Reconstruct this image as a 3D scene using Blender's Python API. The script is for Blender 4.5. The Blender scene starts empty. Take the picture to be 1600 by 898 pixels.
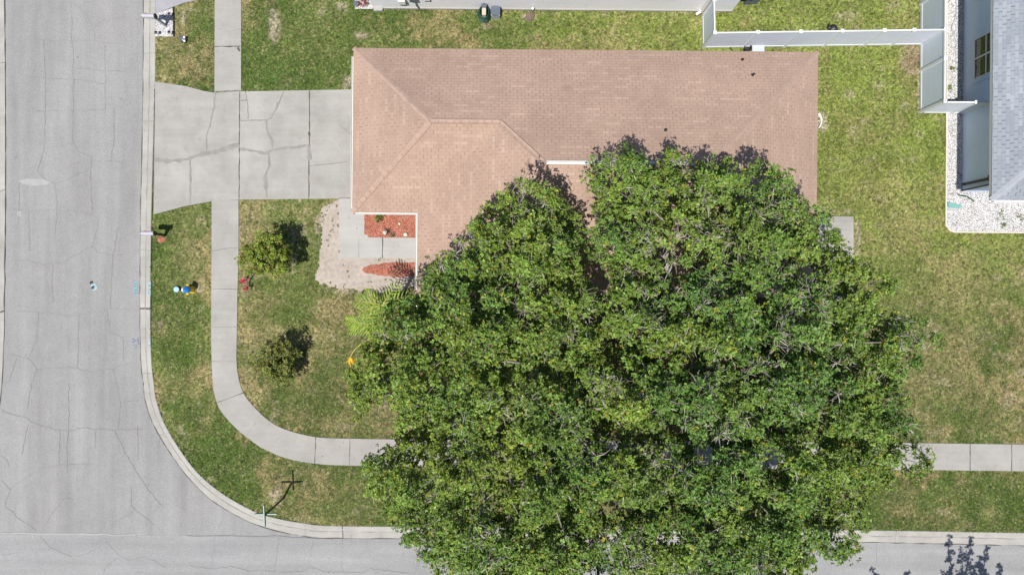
import bpy, math, random
import numpy as np
from mathutils import Vector

# ------------------------------------------------------------------ camera, sky, sun
R = math.radians
CAM_H = 31.4
ROLL = R(0.5)
scn = bpy.context.scene
cam_d = bpy.data.cameras.new('camera')
cam = bpy.data.objects.new('camera', cam_d)
scn.collection.objects.link(cam)
cam.location = (0, 0, CAM_H)
cam.rotation_euler = (0, 0, ROLL)
cam_d.sensor_width = 36.0
cam_d.lens = 24.0
cam_d.clip_start = 0.1
cam_d.clip_end = 2000
scn.camera = cam

SUN = Vector((-0.18, -0.34, 1.0)).normalized()          # towards the sun
world = bpy.data.worlds.new('World')
scn.world = world
world.use_nodes = True
wn = world.node_tree
for n in list(wn.nodes): wn.nodes.remove(n)
sky = wn.nodes.new('ShaderNodeTexSky')
sky.sky_type = 'NISHITA'
sky.sun_disc = False
sky.sun_elevation = math.asin(SUN.z)
sky.sun_rotation = math.atan2(SUN.x, SUN.y)
bg = wn.nodes.new('ShaderNodeBackground'); bg.inputs['Strength'].default_value = 0.078
wo = wn.nodes.new('ShaderNodeOutputWorld')
wn.links.new(sky.outputs[0], bg.inputs[0]); wn.links.new(bg.outputs[0], wo.inputs[0])
sd = bpy.data.lights.new('sun', 'SUN')
sd.energy = 4.75; sd.angle = R(0.53); sd.color = (1.0, 0.955, 0.89)
so = bpy.data.objects.new('sun', sd); scn.collection.objects.link(so)
so.rotation_euler = SUN.to_track_quat('Z', 'Y').to_euler()
so.location = (-10, -20, 60)

vs = scn.view_settings
vs.view_transform = 'Standard'; vs.look = 'None'; vs.gamma = 1.0; vs.exposure = 0.2
vs.use_curve_mapping = False
scn.render.engine = 'CYCLES'
scn.cycles.max_bounces = 6
scn.cycles.transparent_max_bounces = 6

rng = np.random.default_rng(7)
random.seed(7)
COL = scn.collection

# ------------------------------------------------------------------ measuring helpers
F_PX = 24.0 / 36.0 * 1600
def P(px, py, z=0.0):
    """where a sight line of the survey photograph meets height z"""
    d = CAM_H - z
    cx = (px - 800) / F_PX * d; cy = -(py - 449) / F_PX * d
    c, s = math.cos(ROLL), math.sin(ROLL)
    return (cx*c - cy*s, cx*s + cy*c)
def PZ(px, py, z=0.0):
    x, y = P(px, py, z); return (x, y, z)
def PL(pts, z=0.0): return [P(a, b, z) for a, b in pts]
def to_px(x, y, z=0.0):
    c, s = math.cos(ROLL), math.sin(ROLL)
    cx = x*c + y*s; cy = -x*s + y*c
    d = CAM_H - z
    return 800 + cx/d*F_PX, 449 - cy/d*F_PX

def _hash(ix, iy, seed):
    h = (ix.astype(np.int64)*374761393 + iy.astype(np.int64)*668265263 + seed*2147483647) & 0xffffffff
    h = ((h ^ (h >> 13)) * 1274126177) & 0xffffffff
    h = (h ^ (h >> 16)) & 0xffffff
    return h / float(0xffffff)
def vnoise(x, y, scale, seed=0):
    x = np.asarray(x)/scale; y = np.asarray(y)/scale
    ix = np.floor(x); iy = np.floor(y); fx = x-ix; fy = y-iy
    fx = fx*fx*(3-2*fx); fy = fy*fy*(3-2*fy)
    a = _hash(ix, iy, seed); b = _hash(ix+1, iy, seed); c = _hash(ix, iy+1, seed); d = _hash(ix+1, iy+1, seed)
    return (a*(1-fx)+b*fx)*(1-fy) + (c*(1-fx)+d*fx)*fy
def fbm(x, y, scale, seed=0, octs=4):
    t = 0; amp = 1; tot = 0
    for k in range(octs):
        t = t + amp*vnoise(x+k*17.3, y-k*9.1, scale/(2**k), seed+k*13); tot += amp; amp *= 0.55
    return t/tot
def worley(x, y, cell, seed):
    gx = np.floor(x/cell); gy = np.floor(y/cell)
    f1 = np.full(np.shape(x), 9e9); f2 = f1.copy()
    for dx in (-2, -1, 0, 1, 2):
        for dy in (-2, -1, 0, 1, 2):
            cx = gx+dx; cy = gy+dy
            px_ = (cx + 0.15 + 0.7*_hash(cx, cy, seed))*cell; py_ = (cy + 0.15 + 0.7*_hash(cx, cy, seed+5))*cell
            d = np.hypot(x-px_, y-py_)
            n1 = np.minimum(f1, d); f2 = np.minimum(np.maximum(f1, d), f2); f1 = n1
    return f1, f2
def inside(x, y, poly):
    x = np.asarray(x); y = np.asarray(y); r = np.zeros(x.shape, bool)
    n = len(poly)
    for i in range(n):
        x0, y0 = poly[i][:2]; x1, y1 = poly[(i+1) % n][:2]
        if y0 == y1: continue
        c = ((y0 > y) != (y1 > y)) & (x < (x1-x0)*(y-y0)/(y1-y0) + x0)
        r ^= c
    return r
def dist_poly(x, y, poly, closed=True):
    d = np.full(np.shape(x), 9e9); n = len(poly)
    for i in range(n if closed else n-1):
        x0, y0 = poly[i][:2]; x1, y1 = poly[(i+1) % n][:2]
        dx, dy = x1-x0, y1-y0; L = dx*dx+dy*dy + 1e-12
        t = np.clip(((x-x0)*dx+(y-y0)*dy)/L, 0, 1)
        d = np.minimum(d, np.hypot(x-x0-t*dx, y-y0-t*dy))
    return d
def smooth(pts, n=8):
    """Catmull-Rom through points"""
    p = [np.array(q, float) for q in pts]; p = [2*p[0]-p[1]] + p + [2*p[-1]-p[-2]]
    out = []
    for i in range(1, len(p)-2):
        for k in range(n):
            t = k/n
            out.append(0.5*((2*p[i]) + (-p[i-1]+p[i+1])*t + (2*p[i-1]-5*p[i]+4*p[i+1]-p[i+2])*t*t + (-p[i-1]+3*p[i]-3*p[i+1]+p[i+2])*t**3))
    out.append(p[-2]); return out

# ------------------------------------------------------------------ mesh helpers
class MB:
    def __init__(s): s.v = []; s.f = []; s.m = []; s.uv = []
    def add(s, verts, faces, mi=0, uvs=None):
        o = len(s.v); s.v += [tuple(map(float, q)) for q in verts]
        for k, f in enumerate(faces):
            s.f.append(tuple(o+i for i in f)); s.m.append(mi)
            s.uv.append(uvs[k] if uvs else None)
        return s
    def box(s, c, size, rz=0.0, mi=0, taper=1.0, ry=0.0):
        hx, hy, hz = size[0]/2, size[1]/2, size[2]/2
        vs_ = []
        for z in (-hz, hz):
            t = taper if z > 0 else 1
            for x, y in ((-hx, -hy), (hx, -hy), (hx, hy), (-hx, hy)):
                X, Y, Z = x*t, y*t, z
                if ry: X, Z = X*math.cos(ry)+Z*math.sin(ry), -X*math.sin(ry)+Z*math.cos(ry)
                vs_.append((c[0]+X*math.cos(rz)-Y*math.sin(rz), c[1]+X*math.sin(rz)+Y*math.cos(rz), c[2]+Z))
        return s.add(vs_, [(3,2,1,0),(4,5,6,7),(0,1,5,4),(1,2,6,5),(2,3,7,6),(3,0,4,7)], mi)
    def prism(s, poly, z0, z1, mi=0):
        n = len(poly)
        a = sum(poly[i][0]*poly[(i+1)%n][1]-poly[(i+1)%n][0]*poly[i][1] for i in range(n))
        if a < 0: poly = poly[::-1]
        vs_ = [(p[0], p[1], z0) for p in poly] + [(p[0], p[1], z1) for p in poly]
        fs = [tuple(range(n-1, -1, -1)), tuple(range(n, 2*n))] + [(i, (i+1)%n, n+(i+1)%n, n+i) for i in range(n)]
        return s.add(vs_, fs, mi)
    def sheet(s, poly, z, mi=0):
        n = len(poly)
        a = sum(poly[i][0]*poly[(i+1)%n][1]-poly[(i+1)%n][0]*poly[i][1] for i in range(n))
        if a < 0: poly = poly[::-1]
        return s.add([(p[0], p[1], z) for p in poly], [tuple(range(n))], mi)
    def tube(s, pts, radii, sides=6, mi=0, cap=True):
        pts = [np.array(p, float) for p in pts]; n = len(pts)
        if not hasattr(radii, '__len__'): radii = [radii]*n
        vs_ = []; fs = []
        up = np.array((0.13, 0.21, 1.0))
        for i, p in enumerate(pts):
            d = pts[min(i+1, n-1)] - pts[max(i-1, 0)]; d = d/(np.linalg.norm(d)+1e-9)
            u = np.cross(d, up)
            if np.linalg.norm(u) < 0.2: u = np.cross(d, (1, 0, 0))
            u /= np.linalg.norm(u); w = np.cross(d, u)
            for k in range(sides):
                a = 2*math.pi*k/sides
                vs_.append(p + radii[i]*(math.cos(a)*u+math.sin(a)*w))
        for i in range(n-1):
            for k in range(sides):
                a = i*sides+k; b = i*sides+(k+1)%sides
                fs.append((a, b, b+sides, a+sides))
        if cap:
            fs.append(tuple(range(sides-1, -1, -1))); fs.append(tuple((n-1)*sides+k for k in range(sides)))
        return s.add(vs_, fs, mi)
    def lathe(s, c, prof, sides=16, mi=0):
        vs_ = []; fs = []; n = len(prof)
        for r, z in prof:
            for k in range(sides):
                a = 2*math.pi*k/sides; vs_.append((c[0]+r*math.cos(a), c[1]+r*math.sin(a), c[2]+z))
        for i in range(n-1):
            for k in range(sides):
                a = i*sides+k; b = i*sides+(k+1)%sides; fs.append((a, b, b+sides, a+sides))
        fs.append(tuple(range(sides-1, -1, -1))); fs.append(tuple((n-1)*sides+k for k in range(sides)))
        return s.add(vs_, fs, mi)
    def ribbon(s, pts, w, z, mi=0, jit=0.0):
        pts = [np.array(p[:2], float) for p in pts]; n = len(pts); vs_ = []
        for i, p in enumerate(pts):
            d = pts[min(i+1, n-1)]-pts[max(i-1, 0)]; d /= np.linalg.norm(d)+1e-9
            u = np.array((-d[1], d[0])); ww = (w[i] if hasattr(w, '__len__') else w)/2*(1+jit*(random.random()-.5)*2)
            vs_ += [(*(p+u*ww), z), (*(p-u*ww), z)]
        return s.add(vs_, [(2*i+1, 2*i+3, 2*i+2, 2*i) for i in range(n-1)], mi)
    def rock(s, c, r, squash=0.6, mi=0, seed=0):
        rr = random.Random(seed); vs_ = []; fs = []
        rows = 5; sides = 8
        for i in range(rows+1):
            t = math.pi*i/rows
            for k in range(sides):
                a = 2*math.pi*k/sides; q = r*(0.8+0.4*rr.random())
                vs_.append((c[0]+q*math.sin(t)*math.cos(a), c[1]+q*math.sin(t)*math.sin(a), c[2]+q*squash*math.cos(t)))
        for i in range(rows):
            for k in range(sides):
                a = i*sides+k; b = i*sides+(k+1)%sides; fs.append((a, a+sides, b+sides, b))
        return s.add(vs_, fs, mi)

def wloc(o):
    l = Vector(o.location); p = o.parent
    while p: l = l + Vector(p.location); p = p.parent
    return l
def link(name, mesh, mats, parent=None, smoothf=False):
    for m in (mats if isinstance(mats, (list, tuple)) else [mats]): mesh.materials.append(m)
    o = bpy.data.objects.new(name, mesh); COL.objects.link(o)
    if parent: o.parent = parent
    if smoothf: mesh.polygons.foreach_set('use_smooth', [True]*len(mesh.polygons))
    return o
def obj(name, mb, mats, parent=None, smoothf=False, origin=None):
    me = bpy.data.meshes.new(name)
    off = np.array(wloc(parent)) if parent else (np.array(origin, float) if origin is not None else np.zeros(3))
    v = [(a-off[0], b-off[1], c-off[2]) for a, b, c in mb.v]
    me.from_pydata(v, [], mb.f)
    me.polygons.foreach_set('material_index', mb.m)
    if any(u is not None for u in mb.uv):
        ul = me.uv_layers.new(name='UVMap'); k = 0
        for f, u in zip(mb.f, mb.uv):
            for j in range(len(f)):
                ul.data[k].uv = u[j] if u is not None else (0, 0); k += 1
    me.update()
    o = link(name, me, mats, parent, smoothf)
    if origin is not None and not parent: o.location = origin
    return o
def tag(o, label=None, cat=None, group=None, kind=None):
    if label: o['label'] = label
    if cat: o['category'] = cat
    if group: o['group'] = group
    if kind: o['kind'] = kind
    return o
def thing(name, loc, label, cat, group=None):
    o = bpy.data.objects.new(name, None); COL.objects.link(o); o.location = loc
    o.empty_display_size = 0.3
    return tag(o, label, cat, group)
def struct(o): o['kind'] = 'structure'; return o

def quads_mesh(name, V, C, mats, parent=None, tri=False, kind=None):
    """V: (N,k,3) separate faces, C: (N,3) colour per face"""
    N, k = V.shape[0], V.shape[1]
    off = np.array(wloc(parent)) if parent else np.zeros(3)
    me = bpy.data.meshes.new(name)
    me.vertices.add(N*k); me.vertices.foreach_set('co', (V - off).reshape(-1).astype(np.float32))
    me.loops.add(N*k); me.loops.foreach_set('vertex_index', np.arange(N*k, dtype=np.int32))
    me.polygons.add(N); me.polygons.foreach_set('loop_start', np.arange(0, N*k, k, dtype=np.int32))
    me.polygons.foreach_set('loop_total', np.full(N, k, dtype=np.int32))
    at = me.attributes.new('tint', 'FLOAT_COLOR', 'FACE')
    C4 = np.ones((N, 4), np.float32); C4[:, :3] = C
    at.data.foreach_set('color', C4.reshape(-1))
    me.update(calc_edges=True)
    o = link(name, me, mats, parent)
    if kind: o['kind'] = kind
    return o
def unit(a): return a/(np.linalg.norm(a, axis=-1, keepdims=True)+1e-9)
def leaf_quads(pos, nrm, dirv, L, W, fold=0.25):
    d = unit(dirv - nrm*np.sum(dirv*nrm, -1, keepdims=True)); s = np.cross(nrm, d)
    L = L[:, None]; W = W[:, None]
    a = pos; c = pos + d*L
    b = pos + d*L*0.5 + s*W*0.5 + nrm*W*fold; e = pos + d*L*0.5 - s*W*0.5 + nrm*W*fold
    return np.stack([a, e, c, b], 1)

# ------------------------------------------------------------------ materials
def newmat(name):
    m = bpy.data.materials.new(name); m.use_nodes = True
    nt = m.node_tree; b = nt.nodes['Principled BSDF']; return m, nt, b
def N(nt, t, **kw):
    n = nt.nodes.new(t)
    for k, v in kw.items():
        if k.startswith('i_'):
            n.inputs[k[2:].replace('_', ' ')].default_value = v
        else: setattr(n, k, v)
    return n
def noise(nt, vec, scale, detail=4, rough=0.6):
    n = N(nt, 'ShaderNodeTexNoise'); n.inputs['Scale'].default_value = scale
    n.inputs['Detail'].default_value = detail; n.inputs['Roughness'].default_value = rough
    if vec is not None: nt.links.new(vec, n.inputs['Vector'])
    return n.outputs['Fac']
def maprange(nt, val, a, b, c, d):
    n = N(nt, 'ShaderNodeMapRange'); nt.links.new(val, n.inputs[0])
    for i, q in enumerate((a, b, c, d)): n.inputs[i+1].default_value = q
    return n.outputs[0]
def math_(nt, op, a, b=None):
    n = N(nt, 'ShaderNodeMath', operation=op)
    for i, q in enumerate((a, b)):
        if q is None: continue
        if isinstance(q, (int, float)): n.inputs[i].default_value = q
        else: nt.links.new(q, n.inputs[i])
    return n.outputs[0]
def scalecol(nt, col, fac):
    n = N(nt, 'ShaderNodeVectorMath', operation='SCALE')
    if isinstance(col, tuple): n.inputs[0].default_value = col[:3]
    else: nt.links.new(col, n.inputs[0])
    nt.links.new(fac, n.inputs['Scale']); return n.outputs[0]
def mixcol(nt, fac, a, b):
    n = N(nt, 'ShaderNodeMix', data_type='RGBA')
    if isinstance(fac, float): n.inputs[0].default_value = fac
    else: nt.links.new(fac, n.inputs[0])
    for i, q in ((6, a), (7, b)):
        if isinstance(q, tuple): n.inputs[i].default_value = (*q[:3], 1)
        else: nt.links.new(q, n.inputs[i])
    return n.outputs[2]
def gpos(nt):
    return N(nt, 'ShaderNodeNewGeometry').outputs['Position']
def stretch(nt, vec, sx, sy, sz=1):
    n = N(nt, 'ShaderNodeVectorMath', operation='MULTIPLY'); nt.links.new(vec, n.inputs[0]); n.inputs[1].default_value = (sx, sy, sz)
    return n.outputs[0]
def bump(nt, b, h, strength, dist=0.02):
    n = N(nt, 'ShaderNodeBump'); n.inputs['Strength'].default_value = strength; n.inputs['Distance'].default_value = dist
    nt.links.new(h, n.inputs['Height']); nt.links.new(n.outputs[0], b.inputs['Normal'])
def mat(name, col, rough=0.6, vary=((3, 0.1), (25, 0.08)), bmp=0.0, bscale=40, metal=0, spec=0.5, coords='world'):
    m, nt, b = newmat(name)
    g = gpos(nt); f = None
    for sc, am in vary:
        q = maprange(nt, noise(nt, g, sc), 0.25, 0.75, 1-am, 1+am)
        f = q if f is None else math_(nt, 'MULTIPLY', f, q)
    if f is not None: nt.links.new(scalecol(nt, col, f), b.inputs['Base Color'])
    else: b.inputs['Base Color'].default_value = (*col, 1)
    b.inputs['Roughness'].default_value = rough; b.inputs['Metallic'].default_value = metal
    b.inputs['Specular IOR Level'].default_value = spec
    if bmp: bump(nt, b, noise(nt, g, bscale, 3), bmp)
    return m

def asphalt_mat(name, col, along):
    m, nt, b = newmat(name); g = gpos(nt)
    st = stretch(nt, g, *( (1.0, 0.07) if along == 'y' else (0.07, 1.0)))
    f = maprange(nt, noise(nt, st, 1.3, 5), 0.3, 0.7, 0.86, 1.11)
    f = math_(nt, 'MULTIPLY', f, maprange(nt, noise(nt, g, 0.16, 4), 0.3, 0.7, 0.93, 1.06))
    f = math_(nt, 'MULTIPLY', f, maprange(nt, noise(nt, g, 1.6, 6, 0.7), 0.3, 0.7, 0.955, 1.045))
    f = math_(nt, 'MULTIPLY', f, maprange(nt, noise(nt, g, 22, 2, 0.8), 0.3, 0.7, 0.89, 1.11))
    v = N(nt, 'ShaderNodeTexVoronoi'); v.inputs['Scale'].default_value = 34; nt.links.new(g, v.inputs['Vector'])
    sep = N(nt, 'ShaderNodeSeparateColor'); nt.links.new(v.outputs['Color'], sep.inputs[0])
    f = math_(nt, 'MULTIPLY', f, maprange(nt, sep.outputs[0], 0, 1, 0.90, 1.10))
    # sparse small dark spots and soft oil marks
    v2 = N(nt, 'ShaderNodeTexVoronoi'); v2.inputs['Scale'].default_value = 0.75; nt.links.new(g, v2.inputs['Vector'])
    f = math_(nt, 'MULTIPLY', f, maprange(nt, v2.outputs['Distance'], 0.02, 0.05, 0.72, 1.0))
    c = mixcol(nt, maprange(nt, noise(nt, g, 0.35, 5), 0.45, 0.75, 0, 0.5), col, tuple(q*k for q, k in zip(col, (0.98, 0.955, 0.93))))
    nt.links.new(scalecol(nt, c, f), b.inputs['Base Color'])
    b.inputs['Roughness'].default_value = 0.9; b.inputs['Specular IOR Level'].default_value = 0.25
    bump(nt, b, noise(nt, g, 45, 3, 0.8), 0.5, 0.012)
    return m
def concrete_mat(name, col, dirt=0.12):
    m, nt, b = newmat(name); g = gpos(nt)
    f = maprange(nt, noise(nt, g, 0.7, 6, 0.65), 0.3, 0.7, 1-dirt, 1+dirt*0.6)
    f = math_(nt, 'MULTIPLY', f, maprange(nt, noise(nt, g, 2.3, 6, 0.7), 0.58, 0.75, 1.0, 1-dirt*1.3))
    f = math_(nt, 'MULTIPLY', f, maprange(nt, noise(nt, stretch(nt, g, 0.25, 3.2), 1.6, 5, 0.7), 0.3, 0.7, 0.95, 1.05))
    f = math_(nt, 'MULTIPLY', f, maprange(nt, noise(nt, g, 26, 3, 0.8), 0.3, 0.7, 0.93, 1.07))
    c = mixcol(nt, maprange(nt, noise(nt, g, 0.9, 4), 0.45, 0.8, 0, 1), col, tuple(q*k for q, k in zip(col, (0.93, 0.92, 0.9))))
    nt.links.new(scalecol(nt, c, f), b.inputs['Base Color'])
    b.inputs['Roughness'].default_value = 0.88; b.inputs['Specular IOR Level'].default_value = 0.25
    bump(nt, b, noise(nt, g, 50, 3), 0.25, 0.008)
    return m
def tint_mat(name, rough=0.55, trans=0.25, spec=0.4, noise_amt=0.0):
    m, nt, b = newmat(name)
    a = N(nt, 'ShaderNodeAttribute', attribute_name='tint')
    col = a.outputs['Color']
    nt.links.new(col, b.inputs['Base Color']); b.inputs['Roughness'].default_value = rough
    b.inputs['Specular IOR Level'].default_value = spec
    if trans > 0:
        t = N(nt, 'ShaderNodeBsdfTranslucent'); mx = N(nt, 'ShaderNodeMixShader'); mx.inputs[0].default_value = trans
        hs = N(nt, 'ShaderNodeVectorMath', operation='MULTIPLY'); nt.links.new(col, hs.inputs[0]); hs.inputs[1].default_value = (1.5, 1.5, 0.6)
        nt.links.new(hs.outputs[0], t.inputs[0]); nt.links.new(b.outputs[0], mx.inputs[1]); nt.links.new(t.outputs[0], mx.inputs[2])
        nt.links.new(mx.outputs[0], nt.nodes['Material Output'].inputs[0])
    return m
def ground_mat():
    m, nt, b = newmat('lawn'); g = gpos(nt)
    a = N(nt, 'ShaderNodeAttribute', attribute_name='tint')
    f = maprange(nt, noise(nt, g, 7.5, 4, 0.8), 0.3, 0.7, 0.5, 1.5)
    f = math_(nt, 'MULTIPLY', f, maprange(nt, noise(nt, g, 40, 2, 0.8), 0.3, 0.7, 0.7, 1.3))
    c = mixcol(nt, maprange(nt, noise(nt, g, 5.5, 5, 0.75), 0.54, 0.68, 0, 0.30), a.outputs['Color'], (0.30, 0.25, 0.13))
    c = mixcol(nt, maprange(nt, noise(nt, g, 6.3, 5, 0.8), 0.38, 0.28, 0, 0.6), c, (0.035, 0.055, 0.015))
    dg = N(nt, 'ShaderNodeVectorMath', operation='ADD'); nt.links.new(g, dg.inputs[0])
    nn = N(nt, 'ShaderNodeTexNoise'); nn.inputs['Scale'].default_value = 14; nt.links.new(g, nn.inputs['Vector']); nt.links.new(scalecol(nt, nn.outputs['Color'], maprange(nt, nn.outputs['Fac'], 0, 1, 0.12, 0.121)), dg.inputs[1])
    for sc_, tn, dk, th in ((9.5, 0.34, 0.6, 0.80), (19.0, 0.34, 0.55, 0.76)):
        v = N(nt, 'ShaderNodeTexVoronoi'); v.inputs['Scale'].default_value = sc_; nt.links.new(stretch(nt, dg.outputs[0], 1, 1, 0.0), v.inputs['Vector'])
        sp = N(nt, 'ShaderNodeSeparateColor'); nt.links.new(v.outputs['Color'], sp.inputs[0])
        patchy = maprange(nt, noise(nt, g, 1.1, 4), 0.35, 0.65, -0.12, 0.12)
        c = mixcol(nt, maprange(nt, math_(nt, 'ADD', sp.outputs[0], patchy), th, th+0.2, 0, tn), c, (0.36, 0.29, 0.17))
        c = mixcol(nt, maprange(nt, sp.outputs[1], 0.34, 0.1, 0, dk), c, (0.045, 0.065, 0.015))
        f = math_(nt, 'MULTIPLY', f, maprange(nt, sp.outputs[2], 0, 1, 0.78, 1.2))
    nt.links.new(scalecol(nt, c, f), b.inputs['Base Color'])
    b.inputs['Roughness'].default_value = 0.95; b.inputs['Specular IOR Level'].default_value = 0.15
    bump(nt, b, noise(nt, g, 30, 4, 0.8), 0.8, 0.03)
    return m
def shingle_mat(name, base, light, dark, w=0.305, h=0.143, keyd=0.62, lightp=0.86, stain=False):
    m, nt, b = newmat(name)
    uv = N(nt, 'ShaderNodeUVMap'); uv.uv_map = 'UVMap'
    sp = N(nt, 'ShaderNodeSeparateXYZ'); nt.links.new(uv.outputs[0], sp.inputs[0])
    vrow = math_(nt, 'DIVIDE', sp.outputs[1], h); row = math_(nt, 'FLOOR', vrow); fv = math_(nt, 'FRACT', vrow)
    wn1 = N(nt, 'ShaderNodeTexWhiteNoise', noise_dimensions='1D'); nt.links.new(row, wn1.inputs['W'])
    u = math_(nt, 'DIVIDE', sp.outputs[0], w)
    u = math_(nt, 'ADD', u, math_(nt, 'MULTIPLY', math_(nt, 'MODULO', row, 2), 0.5))
    u = math_(nt, 'ADD', u, math_(nt, 'MULTIPLY', wn1.outputs[0], 0.12))
    tab = math_(nt, 'FLOOR', u); fu = math_(nt, 'FRACT', u)
    cb = N(nt, 'ShaderNodeCombineXYZ'); nt.links.new(tab, cb.inputs[0]); nt.links.new(row, cb.inputs[1])
    wn2 = N(nt, 'ShaderNodeTexWhiteNoise', noise_dimensions='2D'); nt.links.new(cb.outputs[0], wn2.inputs['Vector'])
    r = wn2.outputs[0]
    half = N(nt, 'ShaderNodeCombineXYZ'); nt.links.new(math_(nt, 'FLOOR', math_(nt, 'MULTIPLY', u, 0.5)), half.inputs[0]); nt.links.new(row, half.inputs[1])
    wn3 = N(nt, 'ShaderNodeTexWhiteNoise', noise_dimensions='2D'); nt.links.new(half.outputs[0], wn3.inputs['Vector'])
    c = mixcol(nt, maprange(nt, wn3.outputs[0], lightp-0.02, lightp+0.12, 0, 0.55), base, light)
    c = mixcol(nt, maprange(nt, r, 0, 0.3, 0.45, 0), c, dark)
    # key slots between tabs and a shadow line painted along the bottom of each course
    e = math_(nt, 'MINIMUM', fu, math_(nt, 'SUBTRACT', 1.0, fu))
    key = maprange(nt, e, 0.03, 0.075, keyd, 0.0)
    key = math_(nt, 'MULTIPLY', key, maprange(nt, wn2.outputs[0], 0.2, 0.9, 0.15, 1.25))
    c = mixcol(nt, math_(nt, 'MINIMUM', key, 1.0), c, tuple(q*0.25 for q in dark))
    butt = maprange(nt, fv, 0.0, 0.16, 0.14, 0)
    c = mixcol(nt, butt, c, tuple(q*0.4 for q in dark))
    g = gpos(nt)
    f = maprange(nt, noise(nt, g, 0.45, 5), 0.3, 0.7, 0.9, 1.1)
    f = math_(nt, 'MULTIPLY', f, maprange(nt, noise(nt, g, 60, 2, 0.8), 0.3, 0.7, 0.85, 1.15))
    f = math_(nt, 'MULTIPLY', f, maprange(nt, noise(nt, stretch(nt, g, 1, 0.3), 2.2, 4), 0.35, 0.75, 1.03, 0.95))
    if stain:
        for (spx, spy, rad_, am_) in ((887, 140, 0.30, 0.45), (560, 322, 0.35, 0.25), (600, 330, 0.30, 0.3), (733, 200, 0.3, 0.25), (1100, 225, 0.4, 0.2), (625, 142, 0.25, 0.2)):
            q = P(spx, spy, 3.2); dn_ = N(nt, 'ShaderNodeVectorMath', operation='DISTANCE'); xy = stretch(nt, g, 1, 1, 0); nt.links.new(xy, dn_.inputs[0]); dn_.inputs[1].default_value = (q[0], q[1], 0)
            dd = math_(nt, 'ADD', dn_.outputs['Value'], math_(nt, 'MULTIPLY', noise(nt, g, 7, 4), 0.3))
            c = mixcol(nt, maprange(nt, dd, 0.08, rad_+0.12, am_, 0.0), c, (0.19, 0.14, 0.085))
    nt.links.new(scalecol(nt, c, f), b.inputs['Base Color'])
    b.inputs['Roughness'].default_value = 0.92; b.inputs['Specular IOR Level'].default_value = 0.2
    hh = math_(nt, 'SUBTRACT', math_(nt, 'MULTIPLY', math_(nt, 'SUBTRACT', 1.0, fv), 0.7), math_(nt, 'MULTIPLY', key, 0.8))
    bump(nt, b, hh, 0.5, 0.02)
    return m
def gravel_mat(name, c1, c2, scale=22, p=0.75):
    m, nt, b = newmat(name); g = gpos(nt)
    v = N(nt, 'ShaderNodeTexVoronoi'); v.inputs['Scale'].default_value = scale; nt.links.new(g, v.inputs['Vector'])
    sep = N(nt, 'ShaderNodeSeparateColor'); nt.links.new(v.outputs['Color'], sep.inputs[0])
    c = mixcol(nt, maprange(nt, sep.outputs[1], p, p+0.12, 0, 1), c1, c2)
    f = maprange(nt, sep.outputs[0], 0, 1, 0.68, 1.15)
    f = math_(nt, 'MULTIPLY', f, maprange(nt, v.outputs['Distance'], 0.3, 0.75, 1.0, 0.45))
    f = math_(nt, 'MULTIPLY', f, maprange(nt, noise(nt, g, 2.5, 4), 0.3, 0.7, 0.85, 1.08))
    nt.links.new(scalecol(nt, c, f), b.inputs['Base Color']); b.inputs['Roughness'].default_value = 0.85
    bump(nt, b, maprange(nt, v.outputs['Distance'], 0, 0.7, 1, 0), 0.8, 0.03)
    return m
def siding_mat(name, col, pitch=0.12, axis=2):
    m, nt, b = newmat(name); g = gpos(nt)
    sp = N(nt, 'ShaderNodeSeparateXYZ'); nt.links.new(g, sp.inputs[0])
    fr = math_(nt, 'FRACT', math_(nt, 'DIVIDE', sp.outputs[axis], pitch))
    f = maprange(nt, fr, 0.0, 0.12, 0.86, 1.0)
    f = math_(nt, 'MULTIPLY', f, maprange(nt, noise(nt, stretch(nt, g, 0.4, 0.4, 3), 2, 4), 0.3, 0.7, 0.95, 1.04))
    nt.links.new(scalecol(nt, col, f), b.inputs['Base Color']); b.inputs['Roughness'].default_value = 0.6
    bump(nt, b, fr, 0.25, 0.01)
    return m

M = {}
M['road'] = asphalt_mat('asphalt', (0.271, 0.270, 0.270), 'y')
M['road2'] = asphalt_mat('asphalt_pale', (0.279, 0.281, 0.284), 'x')
M['crack'] = mat('crack_dark', (0.20, 0.20, 0.202), 0.95, ((4, 0.25), (20, 0.2)))
M['tarline'] = mat('crack_fill', (0.245, 0.237, 0.222), 0.9, ((3, 0.15), (25, 0.15)))
M['scuff'] = mat('pale_scuff', (0.325, 0.325, 0.325), 0.9, ((3, 0.1), (25, 0.12)))
M['joint'] = mat('joint_dark', (0.08, 0.075, 0.07), 0.95, ((4, 0.4), (20, 0.3)))
M['joint_soft'] = mat('joint_soft', (0.19, 0.185, 0.175), 0.95, ((4, 0.2),))
M['concrete'] = concrete_mat('concrete', (0.342, 0.335, 0.314), 0.18)
M['walk'] = concrete_mat('sidewalk_concrete', (0.335, 0.325, 0.305), 0.14)
M['kerb'] = concrete_mat('kerb_concrete', (0.37, 0.36, 0.335), 0.2)
M['lawn'] = ground_mat()
M['grass'] = tint_mat('grass_blade', 0.6, 0.25, 0.3)
M['leaf'] = tint_mat('leaf', 0.5, 0.16, 0.35)
M['bark'] = mat('bark', (0.26, 0.235, 0.21), 0.9, ((3, 0.3), (20, 0.3)), 0.6, 25)
M['twig'] = mat('twig', (0.42, 0.385, 0.34), 0.85, ((6, 0.3),))
M['shingle'] = shingle_mat('shingle_tan', (0.378, 0.268, 0.212), (0.45, 0.328, 0.262), (0.312, 0.216, 0.172), keyd=0.36, lightp=0.82, stain=True)
M['cap'] = mat('ridge_cap_shingle', (0.375, 0.267, 0.212), 0.9, ((3, 0.12), (7, 0.1), (40, 0.12)), 0.3, 40)
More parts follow.
